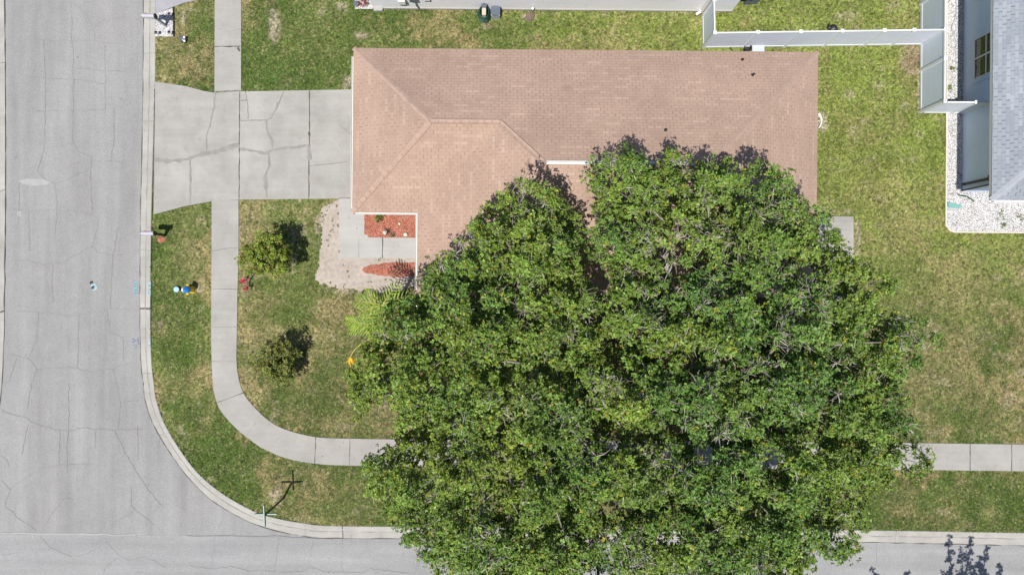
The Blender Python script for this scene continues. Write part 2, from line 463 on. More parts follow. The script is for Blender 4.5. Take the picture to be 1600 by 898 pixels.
M['shingle_grey'] = shingle_mat('shingle_grey', (0.26, 0.29, 0.33), (0.33, 0.355, 0.39), (0.185, 0.205, 0.24), 0.33, 0.143, 0.55, 0.6)
M['cap_grey'] = mat('ridge_cap_grey', (0.31, 0.335, 0.375), 0.9, ((3, 0.1), (40, 0.12)), 0.3, 40)
M['white'] = mat('white_metal', (0.76, 0.75, 0.72), 0.4, ((2, 0.03), (12, 0.05)))
M['gutter'] = mat('aged_white_metal', (0.62, 0.61, 0.585), 0.5, ((1.5, 0.06), (9, 0.07)))
M['vinyl'] = mat('white_vinyl', (0.72, 0.74, 0.76), 0.45, ((1.5, 0.03), (9, 0.03)))
M['vinyl_panel'] = siding_mat('vinyl_panel', (0.70, 0.74, 0.88), 0.15, 0)
M['vinyl_panel_y'] = siding_mat('vinyl_panel_side', (0.64, 0.72, 0.82), 0.15, 1)
M['stucco_tan'] = mat('stucco_beige', (0.55, 0.48, 0.40), 0.9, ((2, 0.06), (30, 0.08)), 0.3, 60)
M['stucco_blue'] = mat('stucco_blue_grey', (0.66, 0.78, 0.95), 0.9, ((0.8, 0.06), (30, 0.05)), 0.25, 50)
M['siding'] = siding_mat('pale_siding', (0.84, 0.84, 0.90), 0.2, 2)
M['soffit'] = mat('soffit_white', (0.6, 0.6, 0.6), 0.7, ((3, 0.05),))
M['glass'] = mat('window_glass', (0.015, 0.03, 0.018), 0.08, ((2, 0.4),), 0, 40, 0, 0.8)
M['black'] = mat('black_plastic', (0.018, 0.018, 0.02), 0.45, ((5, 0.2),))
M['dark_green'] = mat('dark_green_rubber', (0.006, 0.05, 0.035), 0.45, ((8, 0.3),))
M['sign_green'] = mat('sign_green', (0.05, 0.17, 0.13), 0.35, ((5, 0.1),))
M['mulch'] = gravel_mat('red_mulch', (0.54, 0.16, 0.095), (0.66, 0.33, 0.24), 30, 0.6)
M['gravel'] = gravel_mat('white_gravel', (0.72, 0.715, 0.72), (0.28, 0.27, 0.27), 26, 0.82)
M['gravel_dark'] = gravel_mat('grey_gravel', (0.42, 0.40, 0.42), (0.08, 0.08, 0.1), 16, 0.6)
M['sand'] = mat('bare_sand', (0.375, 0.325, 0.285), 0.95, ((0.9, 0.16), (6, 0.2), (40, 0.15)), 0.5, 30)
M['grey_plastic'] = mat('grey_plastic', (0.36, 0.39, 0.42), 0.5, ((4, 0.06),))
M['slate_plastic'] = mat('slate_plastic', (0.10, 0.12, 0.16), 0.4, ((4, 0.08),))
M['lilac_metal'] = mat('pale_grey_metal', (0.42, 0.41, 0.45), 0.4, ((6, 0.06),))
M['beige'] = mat('beige_plastic', (0.5, 0.45, 0.36), 0.5, ((5, 0.08),))
M['teal'] = mat('teal_plastic', (0.16, 0.36, 0.34), 0.55, ((5, 0.12),))
M['blue'] = mat('blue_paint', (0.02, 0.19, 0.62), 0.35, ((6, 0.1),))
M['pale_blue'] = mat('pale_blue_paint', (0.30, 0.50, 0.68), 0.45, ((8, 0.12),))
M['yellow'] = mat('yellow_paint', (0.72, 0.52, 0.05), 0.4, ((8, 0.12),))
M['spray'] = mat('blue_spray_paint', (0.16, 0.33, 0.40), 0.9, ((10, 0.35), (40, 0.35)))
M['spray2'] = mat('faded_blue_spray', (0.33, 0.43, 0.46), 0.9, ((8, 0.15), (40, 0.2)))
M['spray3'] = mat('grey_blue_spray', (0.17, 0.20, 0.27), 0.9, ((10, 0.3), (40, 0.3)))
M['stone'] = mat('white_stone', (0.66, 0.60, 0.52), 0.8, ((8, 0.15), (30, 0.1)), 0.4, 20)
M['pad'] = mat('pad_grey', (0.42, 0.47, 0.52), 0.8, ((3, 0.08),))
M['darkleaf'] = mat('dark_leaf', (0.05, 0.05, 0.03), 0.6, ((8, 0.2),))
M['dirt'] = mat('brown_dirt', (0.16, 0.12, 0.09), 0.95, ((2, 0.2), (15, 0.25)), 0.6, 20)

# ------------------------------------------------------------------ lines and outlines of the lot
Z_ROAD = -0.10
kerb_in = [(243.5,-40),(242.5,130),(239,250),(236.5,350),(235,480),(236.5,560),(240.7,600),(244.5,625),(257,661),(282,703),(310,739),(348.6,771),(399,799),(437,810),(477,817),(514,820.5),(633,822),(900,824),(1343,827.5),(1640,832.5)]
kerb_out = [(222.5,-40),(222,130),(220,250),(218,350),(217,480),(218.5,560),(222.4,600),(226.5,630),(241,669),(270,716),(299,753),(334,785),(389,816),(435,830.5),(475,838),(513,841),(633,842),(900,843.5),(1343,847.5),(1640,854)]
kin = [np.array(P(*q)) for q in kerb_in]; kout = [np.array(P(*q)) for q in kerb_out]
def extend(a):
    a = [np.array(q, float) for q in a]
    d0 = a[0]-a[1]; d0 = np.array((0.0, 1.0)); d1 = np.array((1.0, -0.004))
    return [a[0]+d0*60] + a + [a[-1]+d1*80]
kin_s = [np.array(q) for q in smooth(kin, 6)]; kout_s = [np.array(q) for q in smooth(kout, 6)]
kin_s = extend(kin_s); kout_s = extend(kout_s)
kmid = [(a+b)/2 for a, b in zip(kin_s, kout_s)]
wk_out = [(4.5,-40),(5,0),(6.5,250),(5,450),(3.5,540),(-4,640),(-30,730),(-80,800),(-150,840),(-260,856)]
wkout = [np.array(q) for q in smooth(PL(wk_out), 6)]
wkout = [wkout[0]+np.array((0., 60.))] + wkout + [wkout[-1]+np.array((-80., 0.))]
def offset_path(path, d):
    out = []
    for i, p in enumerate(path):
        t = path[min(i+1, len(path)-1)]-path[max(i-1, 0)]; t = t/np.linalg.norm(t)
        out.append(p + d*np.array((t[1], -t[0])))
    return out
wkin = offset_path(wkout, 0.62)
wkmid = [(a+b)/2 for a, b in zip(wkin, wkout)]
SY = -19.0
south_out = [np.array((-130., SY)), np.array((-20., SY)), np.array((30., SY-0.1)), np.array((110., SY-0.4))]
south_in = [p+np.array((0, -0.62)) for p in south_out]
kb_ = [a*0.88+b*0.12 for a, b in zip(kin_s, kout_s)]; wb_ = [a*0.88+b*0.12 for a, b in zip(wkin, wkout)]
road_poly = [tuple(p) for p in kb_] + [(kmid[-1][0], SY-0.55), (-130., SY-0.55)] + [tuple(p) for p in wb_[::-1]]

# ground colour: grass kinds by place
def blob(x, y, px, py, rpx, rpy=None):
    cx, cy = P(px, py); r = rpx/34.0; r2 = (rpy or rpx)/34.0
    return np.exp(-(((x-cx)/r)**2 + ((y-cy)/r2)**2))
sand_out = [(503,322),(518,316),(545,315),(548,388),(600,390),(660,392),(668,430),(650,450),(600,455),(560,448),(535,450),(510,446),(497,436),(499,400),(503,370),(500,345)]
sand_poly = PL(sand_out)
G_DARK = np.array((0.072, 0.122, 0.024)); G_MID = np.array((0.115, 0.155, 0.040)); G_YEL = np.array((0.245, 0.30, 0.062))
TAN = np.array((0.33, 0.26, 0.135)); OLIVE = np.array((0.185, 0.205, 0.068)); DIRT = np.array((0.42, 0.345, 0.27)); BROWN = np.array((0.20, 0.14, 0.085))
def lawn_fields(x, y):
    px, py = to_px(x, y)
    n1 = fbm(x, y, 2.6, 3, 5); n2 = fbm(x, y, 1.1, 31, 4); n3 = fbm(x, y, 4.5, 57, 4); nf = fbm(x, y, 0.28, 91, 3)
    ss = lambda v, a, b: np.clip((v-a)/(b-a), 0, 1)**2*(3-2*np.clip((v-a)/(b-a), 0, 1))
    ne = ss(px, 620, 1120)*(1-ss(py, 130, 460)) + ss(px, 1250, 1320)*(1-ss(py, 330, 520))
    ne = np.clip(ne, 0, 1)
    nwtop = ss(px, 378, 400)*(1-ss(px, 560, 700))*(1-ss(py, 140, 160))
    # dryness by district
    dry = 0.36 + 0.10*ne
    dry = np.where((px < 335) & (py < 145), 0.50, dry)
    dry = np.where((px < 335) & (py > 300) & (py < 560), 0.54 - 0.25*ss(px, 320, 250), dry)
    dry = np.where((px < 335) & (py >= 470) & (py < 640), 0.40, dry)
    dry = np.where((px >= 371) & (px < 700) & (py > 300) & (py < 700), 0.55, dry)
    dry = np.where((py > 640) & (px < 700) & (px < 335+ (py-640)*3.2), 0.42, dry)
    dry = np.where((px > 1250) & (py > 230), 0.37 + 0.09*ss(py, 330, 560), dry)
    dry = np.where((px > 1250) & (py > 735), 0.38, dry)
    dry = np.where((py < 75) & (px > 560) & (px < 1100), 0.42, dry)
    dry = dry - 0.10*nwtop
    d = ss((n1*0.5+n2*0.5) + (dry-0.5)*0.75 + (nf-0.5)*0.35, 0.36, 0.66)
    for a in ((470,700,50,16),(360,290,1,1),(600,560,46,40),(560,480,26,24),(520,640,50,40),(305,380,22,55),(1500,800,60,22),(1480,560,90,60),(1560,640,60,50),(1380,300,60,50),(1420,800,40,22),(1500,450,60,40),(300,110,26,22),(430,770,20,26),(420,480,30,20),(380,520,14,60),(480,330,50,10)):
        d = np.maximum(d, 0.85*blob(x, y, *a)*ss(nf*0.6+n2*0.6, 0.3, 0.7))
    lush = np.clip(ss(n3, 0.42, 0.66) + 0.10*nwtop, 0, 1)
    for a in ((450,490,34,22),(480,630,60,22),(330,790,1,1),(540,790,60,22),(275,560,26,60),(330,740,40,26),(640,790,60,20),(1560,760,50,30),(1590,800,26,30),(445,120,70,26),(250,385,16,22),(290,660,22,40),(1455,235,25,30),(1450,780,30,18),(520,365,10,30),(480,110,60,30)):
        q = blob(x, y, *a); lush = np.clip(lush + 0.9*q, 0, 1); d = d*(1-0.75*q)
    bare = np.zeros_like(d)
    for px_, py_, rx, ry, am in ((428,40,9,24,1.7),(286,28,8,14,1.0),(292,75,14,12,0.4),(345,0,1,1,0),(535,12,12,14,0.8),(545,128,16,12,0.9),(565,55,12,8,0.8),(700,14,50,6,0.55),(765,45,28,12,0.55),(826,28,16,7,0.9),(1090,20,30,5,0.5),(1425,95,16,26,1.0),(1436,150,4,40,1.1),(1285,190,9,16,1.3),(1298,330,34,7,0.9),(1339,370,6,36,0.9),(432,775,14,24,0.75),(1368,45,10,6,0.6),(1260,35,8,20,0.4),(1200,40,60,6,0.2),(310,452,14,16,0.5),(400,440,30,12,0.25),(450,600,40,10,0.3),(555,340,8,8,0.4),(497,360,7,40,0.7),(505,440,12,12,0.8),(560,455,70,6,0.6),(580,700,26,16,0.5),(600,770,30,14,0.4),(1400,700,36,30,0.35),(1420,640,20,30,0.3),(570,560,22,24,0.5),(490,265,1,1,0),(610,30,30,16,0.35),(900,40,120,14,0.25),(255,372,7,6,0.0)):
        if am: bare = np.maximum(bare, am*blob(x, y, px_, py_, rx, ry))
    n4 = fbm(x, y, 0.45, 331, 4); bare = ss(bare*(0.1+1.5*nf)*(0.45+1.2*n4), 0.28, 0.62)*0.9
    bare = np.maximum(bare, ss(fbm(x, y, 0.6, 201, 5) + 0.04*(dry > 0.45), 0.68, 0.80)*0.5)
    yel = np.clip(ne*(0.55+0.6*n3), 0, 1)
    return dict(dry=d, lush=lush, bare=bare, yel=yel, nf=nf, px=px, py=py)
def lawn_color(x, y, f=None):
    f = f or lawn_fields(x, y)
    e = lambda k: f[k][..., None]
    c = G_MID*(1-e('lush')) + G_DARK*e('lush')
    c = c*(1-0.72*e('yel')) + G_YEL*0.72*e('yel')
    dd = e('dry')*0.85
    dryc = TAN*(0.55+0.45*e('nf')) + OLIVE*(0.45-0.45*e('nf'))
    dryc = dryc*(1-0.45*e('yel')) + G_YEL*0.8*0.45*e('yel')
    c = c*(1-dd) + dryc*dd
    c = c*(1-0.8*e('bare')) + DIRT*0.8*e('bare')
    brown = blob(x, y, 1425, 95, 16, 30)[..., None]
    c = c*(1-0.9*brown) + BROWN*1.1*0.9*brown
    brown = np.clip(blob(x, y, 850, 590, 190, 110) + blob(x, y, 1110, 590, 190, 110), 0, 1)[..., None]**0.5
    c = c*(1-0.9*brown) + BROWN*0.6*0.9*brown  # ground below the oaks coloured dark to stand in for the crown shade
    m = (0.72 + 0.56*fbm(x, y, 0.55, 901, 4))*(0.86+0.28*fbm(x, y, 2.2, 907, 3))
    return c*m[..., None]

xs = np.concatenate([[-400,-200,-110,-60,-40], np.arange(-28, 28.01, 0.13), [40,60,110,200,400]])
ys = np.concatenate([[-400,-200,-110,-60,-35,-25,-21.5], np.arange(-19.9, 16.01, 0.13), [20,30,45,60,110,200,400]])
X, Y = np.meshgrid(xs, ys)
Zg = np.zeros_like(X)
Zg = np.where(inside(X, Y, road_poly), -0.35, Zg)
Zg = Zg + np.where(Zg > -0.1, 0.02*(fbm(X, Y, 1.7, 400, 3)-0.6), 0)
V = np.stack([X, Y, Zg], -1).reshape(-1, 3)
ny, nx = X.shape
idx = np.arange(nx*ny).reshape(ny, nx)
Fq = np.stack([idx[:-1,:-1], idx[:-1,1:], idx[1:,1:], idx[1:,:-1]], -1).reshape(-1, 4)
me = bpy.data.meshes.new('ground')
me.vertices.add(len(V)); me.vertices.foreach_set('co', V.reshape(-1))
me.loops.add(Fq.size); me.loops.foreach_set('vertex_index', Fq.reshape(-1).astype(np.int32))
me.polygons.add(len(Fq)); me.polygons.foreach_set('loop_start', np.arange(0, Fq.size, 4, dtype=np.int32)); me.polygons.foreach_set('loop_total', np.full(len(Fq), 4, dtype=np.int32))
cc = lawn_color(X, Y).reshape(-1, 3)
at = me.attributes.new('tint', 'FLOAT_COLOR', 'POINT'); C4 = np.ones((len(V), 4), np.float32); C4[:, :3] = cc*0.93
at.data.foreach_set('color', C4.reshape(-1)); me.update(calc_edges=True)
struct(link('ground', me, M['lawn']))

# ------------------------------------------------------------------ roads with their cracks and marks
def wiggle(pts, amp=0.03, step=0.18):
    out = []
    pts = [np.array(p, float) for p in pts]
    for a, b in zip(pts[:-1], pts[1:]):
        n = max(1, int(np.linalg.norm(b-a)/step))
        for k in range(n): out.append(a+(b-a)*k/n + (np.array((random.gauss(0, amp), random.gauss(0, amp))) if (k or out) else 0))
    out.append(pts[-1]); return out
road = MB()
road.sheet([(-140, 90), (-140, -30), (140, -30), (140, 90)], Z_ROAD)
zc = Z_ROAD + 0.006
road_cracks = [
 [(28,60),(45,58),(66,62),(92,64),(128,63),(146,62),(170,67),(191,68)], [(66,62),(68,105),(69,122),(68,160),(69,200),(67,231),(62,248),(56,268),(70,281),(84,287),(100,281),(120,272),(138,265)],
 [(146,62),(146,42),(158,31),(190,28)], [(146,42),(130,20),(112,4)], [(110,0),(110,60),(113,110),(112,170),(112,222),(122,238),(140,246),(141,251),(172,250),(170,251),(192,256)],
 [(68,231),(90,228),(112,222)], [(141,251),(139,270),(141,300),(142,335)], [(172,250),(176,215),(177,175),(176,168)], [(40,172),(70,173),(112,172),(150,171),(163,170)], [(40,120),(69,121),(112,124),(140,128),(160,130)],
 [(116,106),(150,109),(196,111)], [(162,70),(162,110),(163,170)], [(84,287),(86,310),(86,340),(84,375)], [(14,327),(40,328),(80,328),(125,331),(150,339)], [(152,340),(149,362),(141,384),(120,396),(98,409),(82,411),(66,414),(40,407),(22,405)],
 [(141,384),(150,394),(177,399),(192,398)], [(182,355),(178,385),(174,403),(172,440),(171,482)], [(25,485),(58,488),(105,492),(140,490),(171,482),(215,484)], [(80,411),(79,440),(81,474)], [(42,330),(44,392)],
 [(27,345),(28,281)], [(58,488),(55,530),(42,560)], [(13,553),(42,560),(56,576),(92,575),(118,573),(126,579),(140,580),(175,576),(208,565)], [(121,490),(121,547),(118,573)], [(166,485),(169,517),(190,528),(192,565)],
 [(56,576),(47,600),(40,640),(34,651)], [(24,560),(12,596),(6,600)], [(0,640),(16,648),(34,651),(50,660),(68,667),(84,672),(105,673),(133,669),(150,671),(182,672),(220,671)], [(175,576),(180,600),(186,630),(182,672)],
 [(105,600),(106,660),(103,700),(103,740)], [(42,664),(32,710)], [(92,674),(90,727),(60,732),(40,745),(14,765),(0,752)], [(90,727),(140,725)], [(186,630),(215,626)], [(146,672),(148,700)], [(178,674),(190,700),(210,735),(224,757),(250,790)],
 [(14,765),(6,792),(30,812),(54,829)], [(68,822),(95,779),(108,780)], [(203,760),(204,790),(210,798),(180,815)], [(210,798),(240,820)], [(60,838),(75,855),(110,870)], [(118,870),(140,862),(166,847)], [(166,850),(182,865),(200,876),(225,870),(245,880),(260,888)], [(182,872),(165,885),(160,897)], [(0,867),(30,864)],
 [(345,815),(335,835),(332,865),(328,890)], [(295,884),(330,889),(360,886),(390,893),(440,894),(470,893),(485,887),(500,893),(545,895),(570,894),(580,889),(600,892),(640,896)],
 [(534,842),(535,862),(533,880),(537,897)], [(488,845),(484,870)], [(650,862),(655,880),(648,895)], [(435,840),(432,865),(426,895)], [(1372,848),(1371,880)], [(0,712),(10,720),(12,730)], [(250,680),(245,700)], [(213,664),(214,720)],
]
for kc, cpts in enumerate(road_cracks):
    w = random.choice((0.010, 0.013, 0.018))
    road.ribbon(wiggle(PL(cpts), 0.022), w, zc+0.00009*kc, 1, 0.5)
for pts, w in (([(0,833),(60,834),(130,835),(210,836)], 0.07), ([(290,837),(340,838),(430,838),(520,843)], 0.03)):
    road.ribbon(wiggle(PL(pts), 0.02, 0.4), w, zc+0.0075, 3 if w > 0.05 else 1, 0.3)
for c, rx, ry in (((52,284),26,6),((28,334),4,5)):
    cx, cy = P(*c); pl = [(cx+rx/34*math.cos(a)*(0.8+0.3*random.random()), cy+ry/34*math.sin(a)*(0.8+0.3*random.random())) for a in np.linspace(0, 2*math.pi, 18, endpoint=False)]
    road.sheet(pl, zc-0.002, 3)
struct(obj('road', road, [M['road'], M['crack'], M['tarline'], M['scuff']]))
r2 = MB()
top_edge = wiggle(PL([(-3000,834),(0,835),(140,836),(250,837),(330,838),(440,841),(560,841),(900,843),(1640,852),(4200,860)]), 0.015, 2)
r2.sheet([tuple(p) for p in top_edge] + [(100, -24), (-100, -24)], Z_ROAD+0.003)
struct(obj('road', r2, [M['road2']]))

def kerb(name, inner, outer, joints):
    mb = MB(); n = len(inner)
    prof = [(0.0, -0.35), (0.0, Z_ROAD+0.012), (0.02, Z_ROAD+0.02), (0.45, Z_ROAD+0.03), (0.56, -0.05), (0.74, 0.0), (0.97, 0.016), (1.0, -0.005), (1.0, -0.35)]
    vs_ = []; k = len(prof)
    for a, b in zip(outer, inner):
        for t, z in prof: vs_.append((a[0]+(b[0]-a[0])*t, a[1]+(b[1]-a[1])*t, z))
    fs = [(i*k+j, i*k+j+1, (i+1)*k+j+1, (i+1)*k+j) for i in range(n-1) for j in range(k-1)]
    mb.add(vs_, fs)
    for j in joints:
        a, b, w, mi = j; a = np.array(P(*a)); b = np.array(P(*b)); d = (b-a)/np.linalg.norm(b-a); u = np.array((-d[1], d[0]))*w/2
        vs2 = []
        for t, z in prof[1:8]:
            q = a+(b-a)*t; vs2 += [(*(q+u), z+0.006), (*(q-u), z+0.006)]
        mb.add(vs2, [(2*i+1, 2*i+3, 2*i+2, 2*i) for i in range(len(prof[1:8])-1)], mi)
    # dirt line in the gutter bend
    gl = [np.array(a)+(np.array(b)-np.array(a))*0.52 for a, b in zip(outer, inner)]
    gl = [p for p in gl if abs(p[0]) < 28 and abs(p[1]) < 17]
    if gl: mb.ribbon(wiggle(gl, 0.012, 0.3), 0.045, -0.050, 3, 0.9)
    gl = [np.array(a) for a in outer if abs(a[0]) < 28 and abs(a[1]) < 17]
    if gl: mb.ribbon(wiggle(gl, 0.006, 0.3), 0.028, Z_ROAD+0.024, 1, 0.9)
    return struct(obj(name, mb, [M['kerb'], M['joint'], M['joint_soft'], M['tarline']]))
kerb('kerb', kin_s, kout_s, [((222,83),(243,83),0.015,2),((221,189),(241,189.5),0.015,2),((217,482),(235,482),0.07,1),((218,390),(236,392),0.012,2),((218.5,584),(238,583),0.012,2),
    ((247,680),(266,675),0.015,2),((293,746),(308,735),0.012,2),((535,842),(535,820),0.04,1),((476,839),(477,816),0.012,2),((633,842),(633,821),0.012,2),((1400,848),(1400,828),0.012,2),((1520,850),(1520,830),0.012,2)])
kerb('kerb', wkin, wkout, [((-3,98),(5,98),0.02,2),((-6,300),(6,297),0.02,2),((-6,488),(4,487),0.05,1)])
kerb('kerb', south_in, south_out, [])

# ------------------------------------------------------------------ sidewalks, driveways, paths
def slab(name, outline_px, z=0.03, mats=None, joints=(), holes=()):
    mb = MB(); mb.prism(PL(outline_px), -0.15, z)
    for k, (pts, w, mi) in enumerate(joints): mb.ribbon(wiggle(PL(pts), 0.006 if mi != 3 else 0.012, 0.15), w, z+0.004+0.0005*k, mi, 0.5)
    return struct(obj(name, mb, mats or [M['walk'], M['joint'], M['joint_soft'], M['tarline']]))
slab('sidewalk', [(336.5,-300),(377.5,-300),(377,143.5),(335.5,144)], 0.03, None,
     [([(336,73.5),(376,73)],0.06,1),([(336,143),(377,142.5)],0.03,1),([(340,45),(358,50),(376,46)],0.012,2),([(372,75),(375,81)],0.09,1),([(336,-40),(376,-40)],0.03,1)])
outer = [(331,314),(331,400),(330.3,500),(331,560),(333,600),(338.6,626.6),(348.6,646),(372,671),(400,693),(413,701),(448,715.4),(492,723.5),(545,726.5),(700,728),(1000,730),(1432,733.4),(1600,735.4),(2400,744)]
inner = [(373,312.5),(373,400),(371.3,460),(370.2,530),(370,564.7),(373.8,593.6),(382,616),(400,638),(422,658),(448,671),(492,682),(545,684.5),(700,686.5),(1000,688.5),(1432,691.6),(1600,693.7),(2400,702)]
sw_poly_px = outer + inner[::-1]
so_ = smooth(PL(outer), 4); si_ = smooth(PL(inner), 4)
mb = MB(); mb.prism([tuple(p) for p in so_]+[tuple(p) for p in si_[::-1]], -0.15, 0.03)
for pts, w, mi in [([(331,392),(350,389),(373,387)],0.02,2),([(331,451),(372,452)],0.015,1),([(331,510.5),(371,511)],0.012,2),([(331,564),(370,564.5)],0.012,2),([(341,628),(381,613)],0.03,1),([(385,680),(400,660)],0.015,2),
        ([(492,723),(493.5,682)],0.03,1),([(546,726),(547,685)],0.02,1),([(1428,692),(1428,733)],0.015,2),([(1515,693),(1515,734)],0.035,1),([(1580,694),(1580,735)],0.03,1)]:
    mb.ribbon(wiggle(PL(pts), 0.006, 0.2), w, 0.035, mi, 0.5)
struct(obj('sidewalk', mb, [M['walk'], M['joint'], M['joint_soft'], M['tarline']]))
drive_px = [(243,128),(290,135),(320,143),(336,145.5),(377,143.5),(565,140),(565,310),(374,312),(331,314.5),(290,322),(240.5,335)]
slab('driveway', drive_px, 0.034, [M['concrete'], M['joint'], M['joint_soft'], M['tarline']], [
    ([(375,144),(374.5,230),(374,312)],0.035,1), ([(484,141),(484,200),(483,260),(483,310)],0.04,1), ([(242,140),(240,330)],0.03,1),
    ([(337,145),(334.6,167),(328.7,195),(323,213),(323,236)],0.06,3), ([(242,249),(262,252),(281,251),(299,247.5),(316,241),(337,238),(360,230),(374,226.5)],0.17,3),
    ([(298,249),(298,319)],0.07,3), ([(375.5,233.5),(397,236),(414,240),(426,234.6),(445,232),(479,228)],0.12,3), ([(443,144),(434,167),(424,184),(417,188),(377,189)],0.035,2),
    ([(434,160),(432,172)],0.06,3), ([(416,188),(419,209),(426,220),(426,232)],0.09,3), ([(420,239),(421,260),(415,274),(417,309)],0.08,3), ([(415,274),(416,296)],0.15,3), ([(384,144),(388,166),(388,186)],0.025,2), ([(376,158),(386,157)],0.02,1),
    ([(484,260),(500,258),(520,256),(545,253)],0.02,2), ([(483.5,206),(483.5,213)],0.07,1),([(530,195),(550,212)],0.012,2), ([(483,226),(484,250)],0.16,3)])
slab('driveway', [(243,-300),(330,-300),(336,-20),(309,0),(285,6),(246,21),(243.5,22)], 0.033, [concrete_mat('concrete_lilac', (0.33, 0.32, 0.35))], [])
slab('garden_path', [(530,309),(575,309),(575,371),(655,371.5),(655,403),(530,403)], 0.032, [concrete_mat('path_concrete', (0.39, 0.385, 0.37), 0.08), M['joint'], M['joint_soft'], M['tarline']],
    [([(530,310),(549,310)],0.03,1),([(561,371),(561,403)],0.012,2),([(598,371),(598,403)],0.035,1)])
slab('patio_slab', [(1255,338),(1333,338.5),(1333,470),(1255,470)], 0.05, [M['concrete'], M['joint'], M['joint_soft'], M['tarline']], [])
def patch(name, px_pts, z, m, jag=0.0, n=10):
    pts = PL(px_pts)
    if jag:
        q = []
        for i in range(len(pts)):
            a = np.array(pts[i]); b = np.array(pts[(i+1) % len(pts)])
            for k in range(n): q.append(tuple(a+(b-a)*k/n+np.array((random.gauss(0, jag), random.gauss(0, jag)))))
        pts = q
    mb = MB(); mb.sheet(pts, z); return struct(obj(name, mb, [m]))
sa = np.array(sand_poly); sxg, syg = np.meshgrid(np.arange(sa[:, 0].min()-0.3, sa[:, 0].max()+0.3, 0.06), np.arange(sa[:, 1].min()-0.3, sa[:, 1].max()+0.3, 0.06))
cxg = sxg[:-1, :-1]+0.03; cyg = syg[:-1, :-1]+0.03
ok_ = inside(cxg+0.5*(fbm(cxg, cyg, 0.5, 71, 4)-0.5), cyg+0.5*(fbm(cxg, cyg, 0.5, 73, 4)-0.5), sand_poly)
sm = MB(); wv_ = sxg.shape[1]; ii, jj = np.nonzero(ok_); base_i = ii*wv_+jj
zs_ = 0.012+0.012*fbm(sxg, syg, 0.4, 75, 3)
sm.add([(a, b, c) for a, b, c in zip(sxg.ravel(), syg.ravel(), zs_.ravel())], [(int(b_), int(b_+1), int(b_+wv_+1), int(b_+wv_)) for b_ in base_i])
struct(obj('bare_sand', sm, [M['sand']], smoothf=True))
mu = MB()
def mound(mb, px_pts, z, h):
    pts = PL(px_pts); c = np.mean(pts, 0); n = len(pts); rings = 6; vs_ = []; fs = []
    for r in range(rings):
        t = 1-r/rings
        for p in pts: 
            q = c+(np.array(p)-c)*t*(1+(random.random()-.5)*0.03); vs_.append((*q, z-0.02+h*(1-t**3)))
    vs_.append((*c, z+h))
    for r in range(rings-1):
        for k in range(n): fs.append((r*n+k, r*n+(k+1)%n, (r+1)*n+(k+1)%n, (r+1)*n+k))
    for k in range(n): fs.append(((rings-1)*n+k, (rings-1)*n+(k+1)%n, rings*n))
    mb.add(vs_, fs)
def ell(px, py, rx, ry, n=28, j=0.08): return [(px+rx*math.cos(a)*(1+j*(random.random()-.5)*2), py-ry*math.sin(a)*(1+j*(random.random()-.5)*2)) for a in np.linspace(0, 2*math.pi, n, endpoint=False)]
def rect_pts(x0, y0, x1, y1, n=8):
    a = []
    for k in range(n): a.append((x0+(x1-x0)*k/n, y1))
    for k in range(n): a.append((x1, y1+(y0-y1)*k/n))
    for k in range(n): a.append((x1+(x0-x1)*k/n, y0))
    for k in range(n): a.append((x0, y0+(y1-y0)*k/n))
    return a
mound(mu, rect_pts(561.5, 325, 652, 371), 0.03, 0.05)
struct(obj('mulch_bed', mu, [M['mulch']], smoothf=True))
mu = MB(); mound(mu, [(min(677, 634+77*math.cos(q)*(1+0.03*random.random())), 421-13.5*math.sin(q)*(1+0.2*(random.random()-.5))) for q in np.linspace(0, 6.283, 70, endpoint=False)], 0.02, 0.05); struct(obj('mulch_patch', mu, [M['mulch']], smoothf=True))
mu = MB(); mound(mu, ell(252, 374, 7.5, 6), 0.0, 0.05); struct(obj('mulch_patch', mu, [M['mulch']], smoothf=True))

# gravel beds
gp = [(1479.5,-300),(1512,-300),(1552,305),(1800,306),(1800,364.5),(1492,362.5),(1484,360),(1479,352),(1477.5,340),(1478.5,200)]
mb = MB(); mb.prism(PL(gp), -0.1, 0.02); struct(obj('gravel_bed', mb, [M['gravel']]))
ed = [(1479.5,-300),(1478.5,200),(1477.5,340),(1479,352),(1484,360),(1492,362.5),(1800,365)]
mb = MB(); pts = smooth(PL(ed[1:-1]), 5); pts = [np.array(P(*ed[0]))]+pts+[np.array(P(*ed[-1]))]
mb.tube([(*p, 0.035) for p in pts], 0.035, 6); tag(obj('bed_edging', mb, [M['stone']]), 'white rounded edging strip around the gravel bed of the blue grey house', 'edging')
mb = MB(); mb.prism(PL([(243.5,21.5),(270,13),(271,57.5),(243,57.5)]), -0.1, 0.025); struct(obj('gravel_bed', mb, [M['gravel']]))
mb = MB(); mb.prism(PL([(271,12),(272.3,11.5),(273.2,57.8),(271.5,57.8)]), -0.05, 0.07); tag(obj('bed_edging', mb, [M['black']]), 'thin black edging along the small white gravel square under the mailbox', 'edging')
mb = MB(); mb.prism(PL([(553,-60),(584,-60),(584.5,14.6),(555,14.6)]), -0.1, 0.025); struct(obj('gravel_bed', mb, [M['gravel']]))
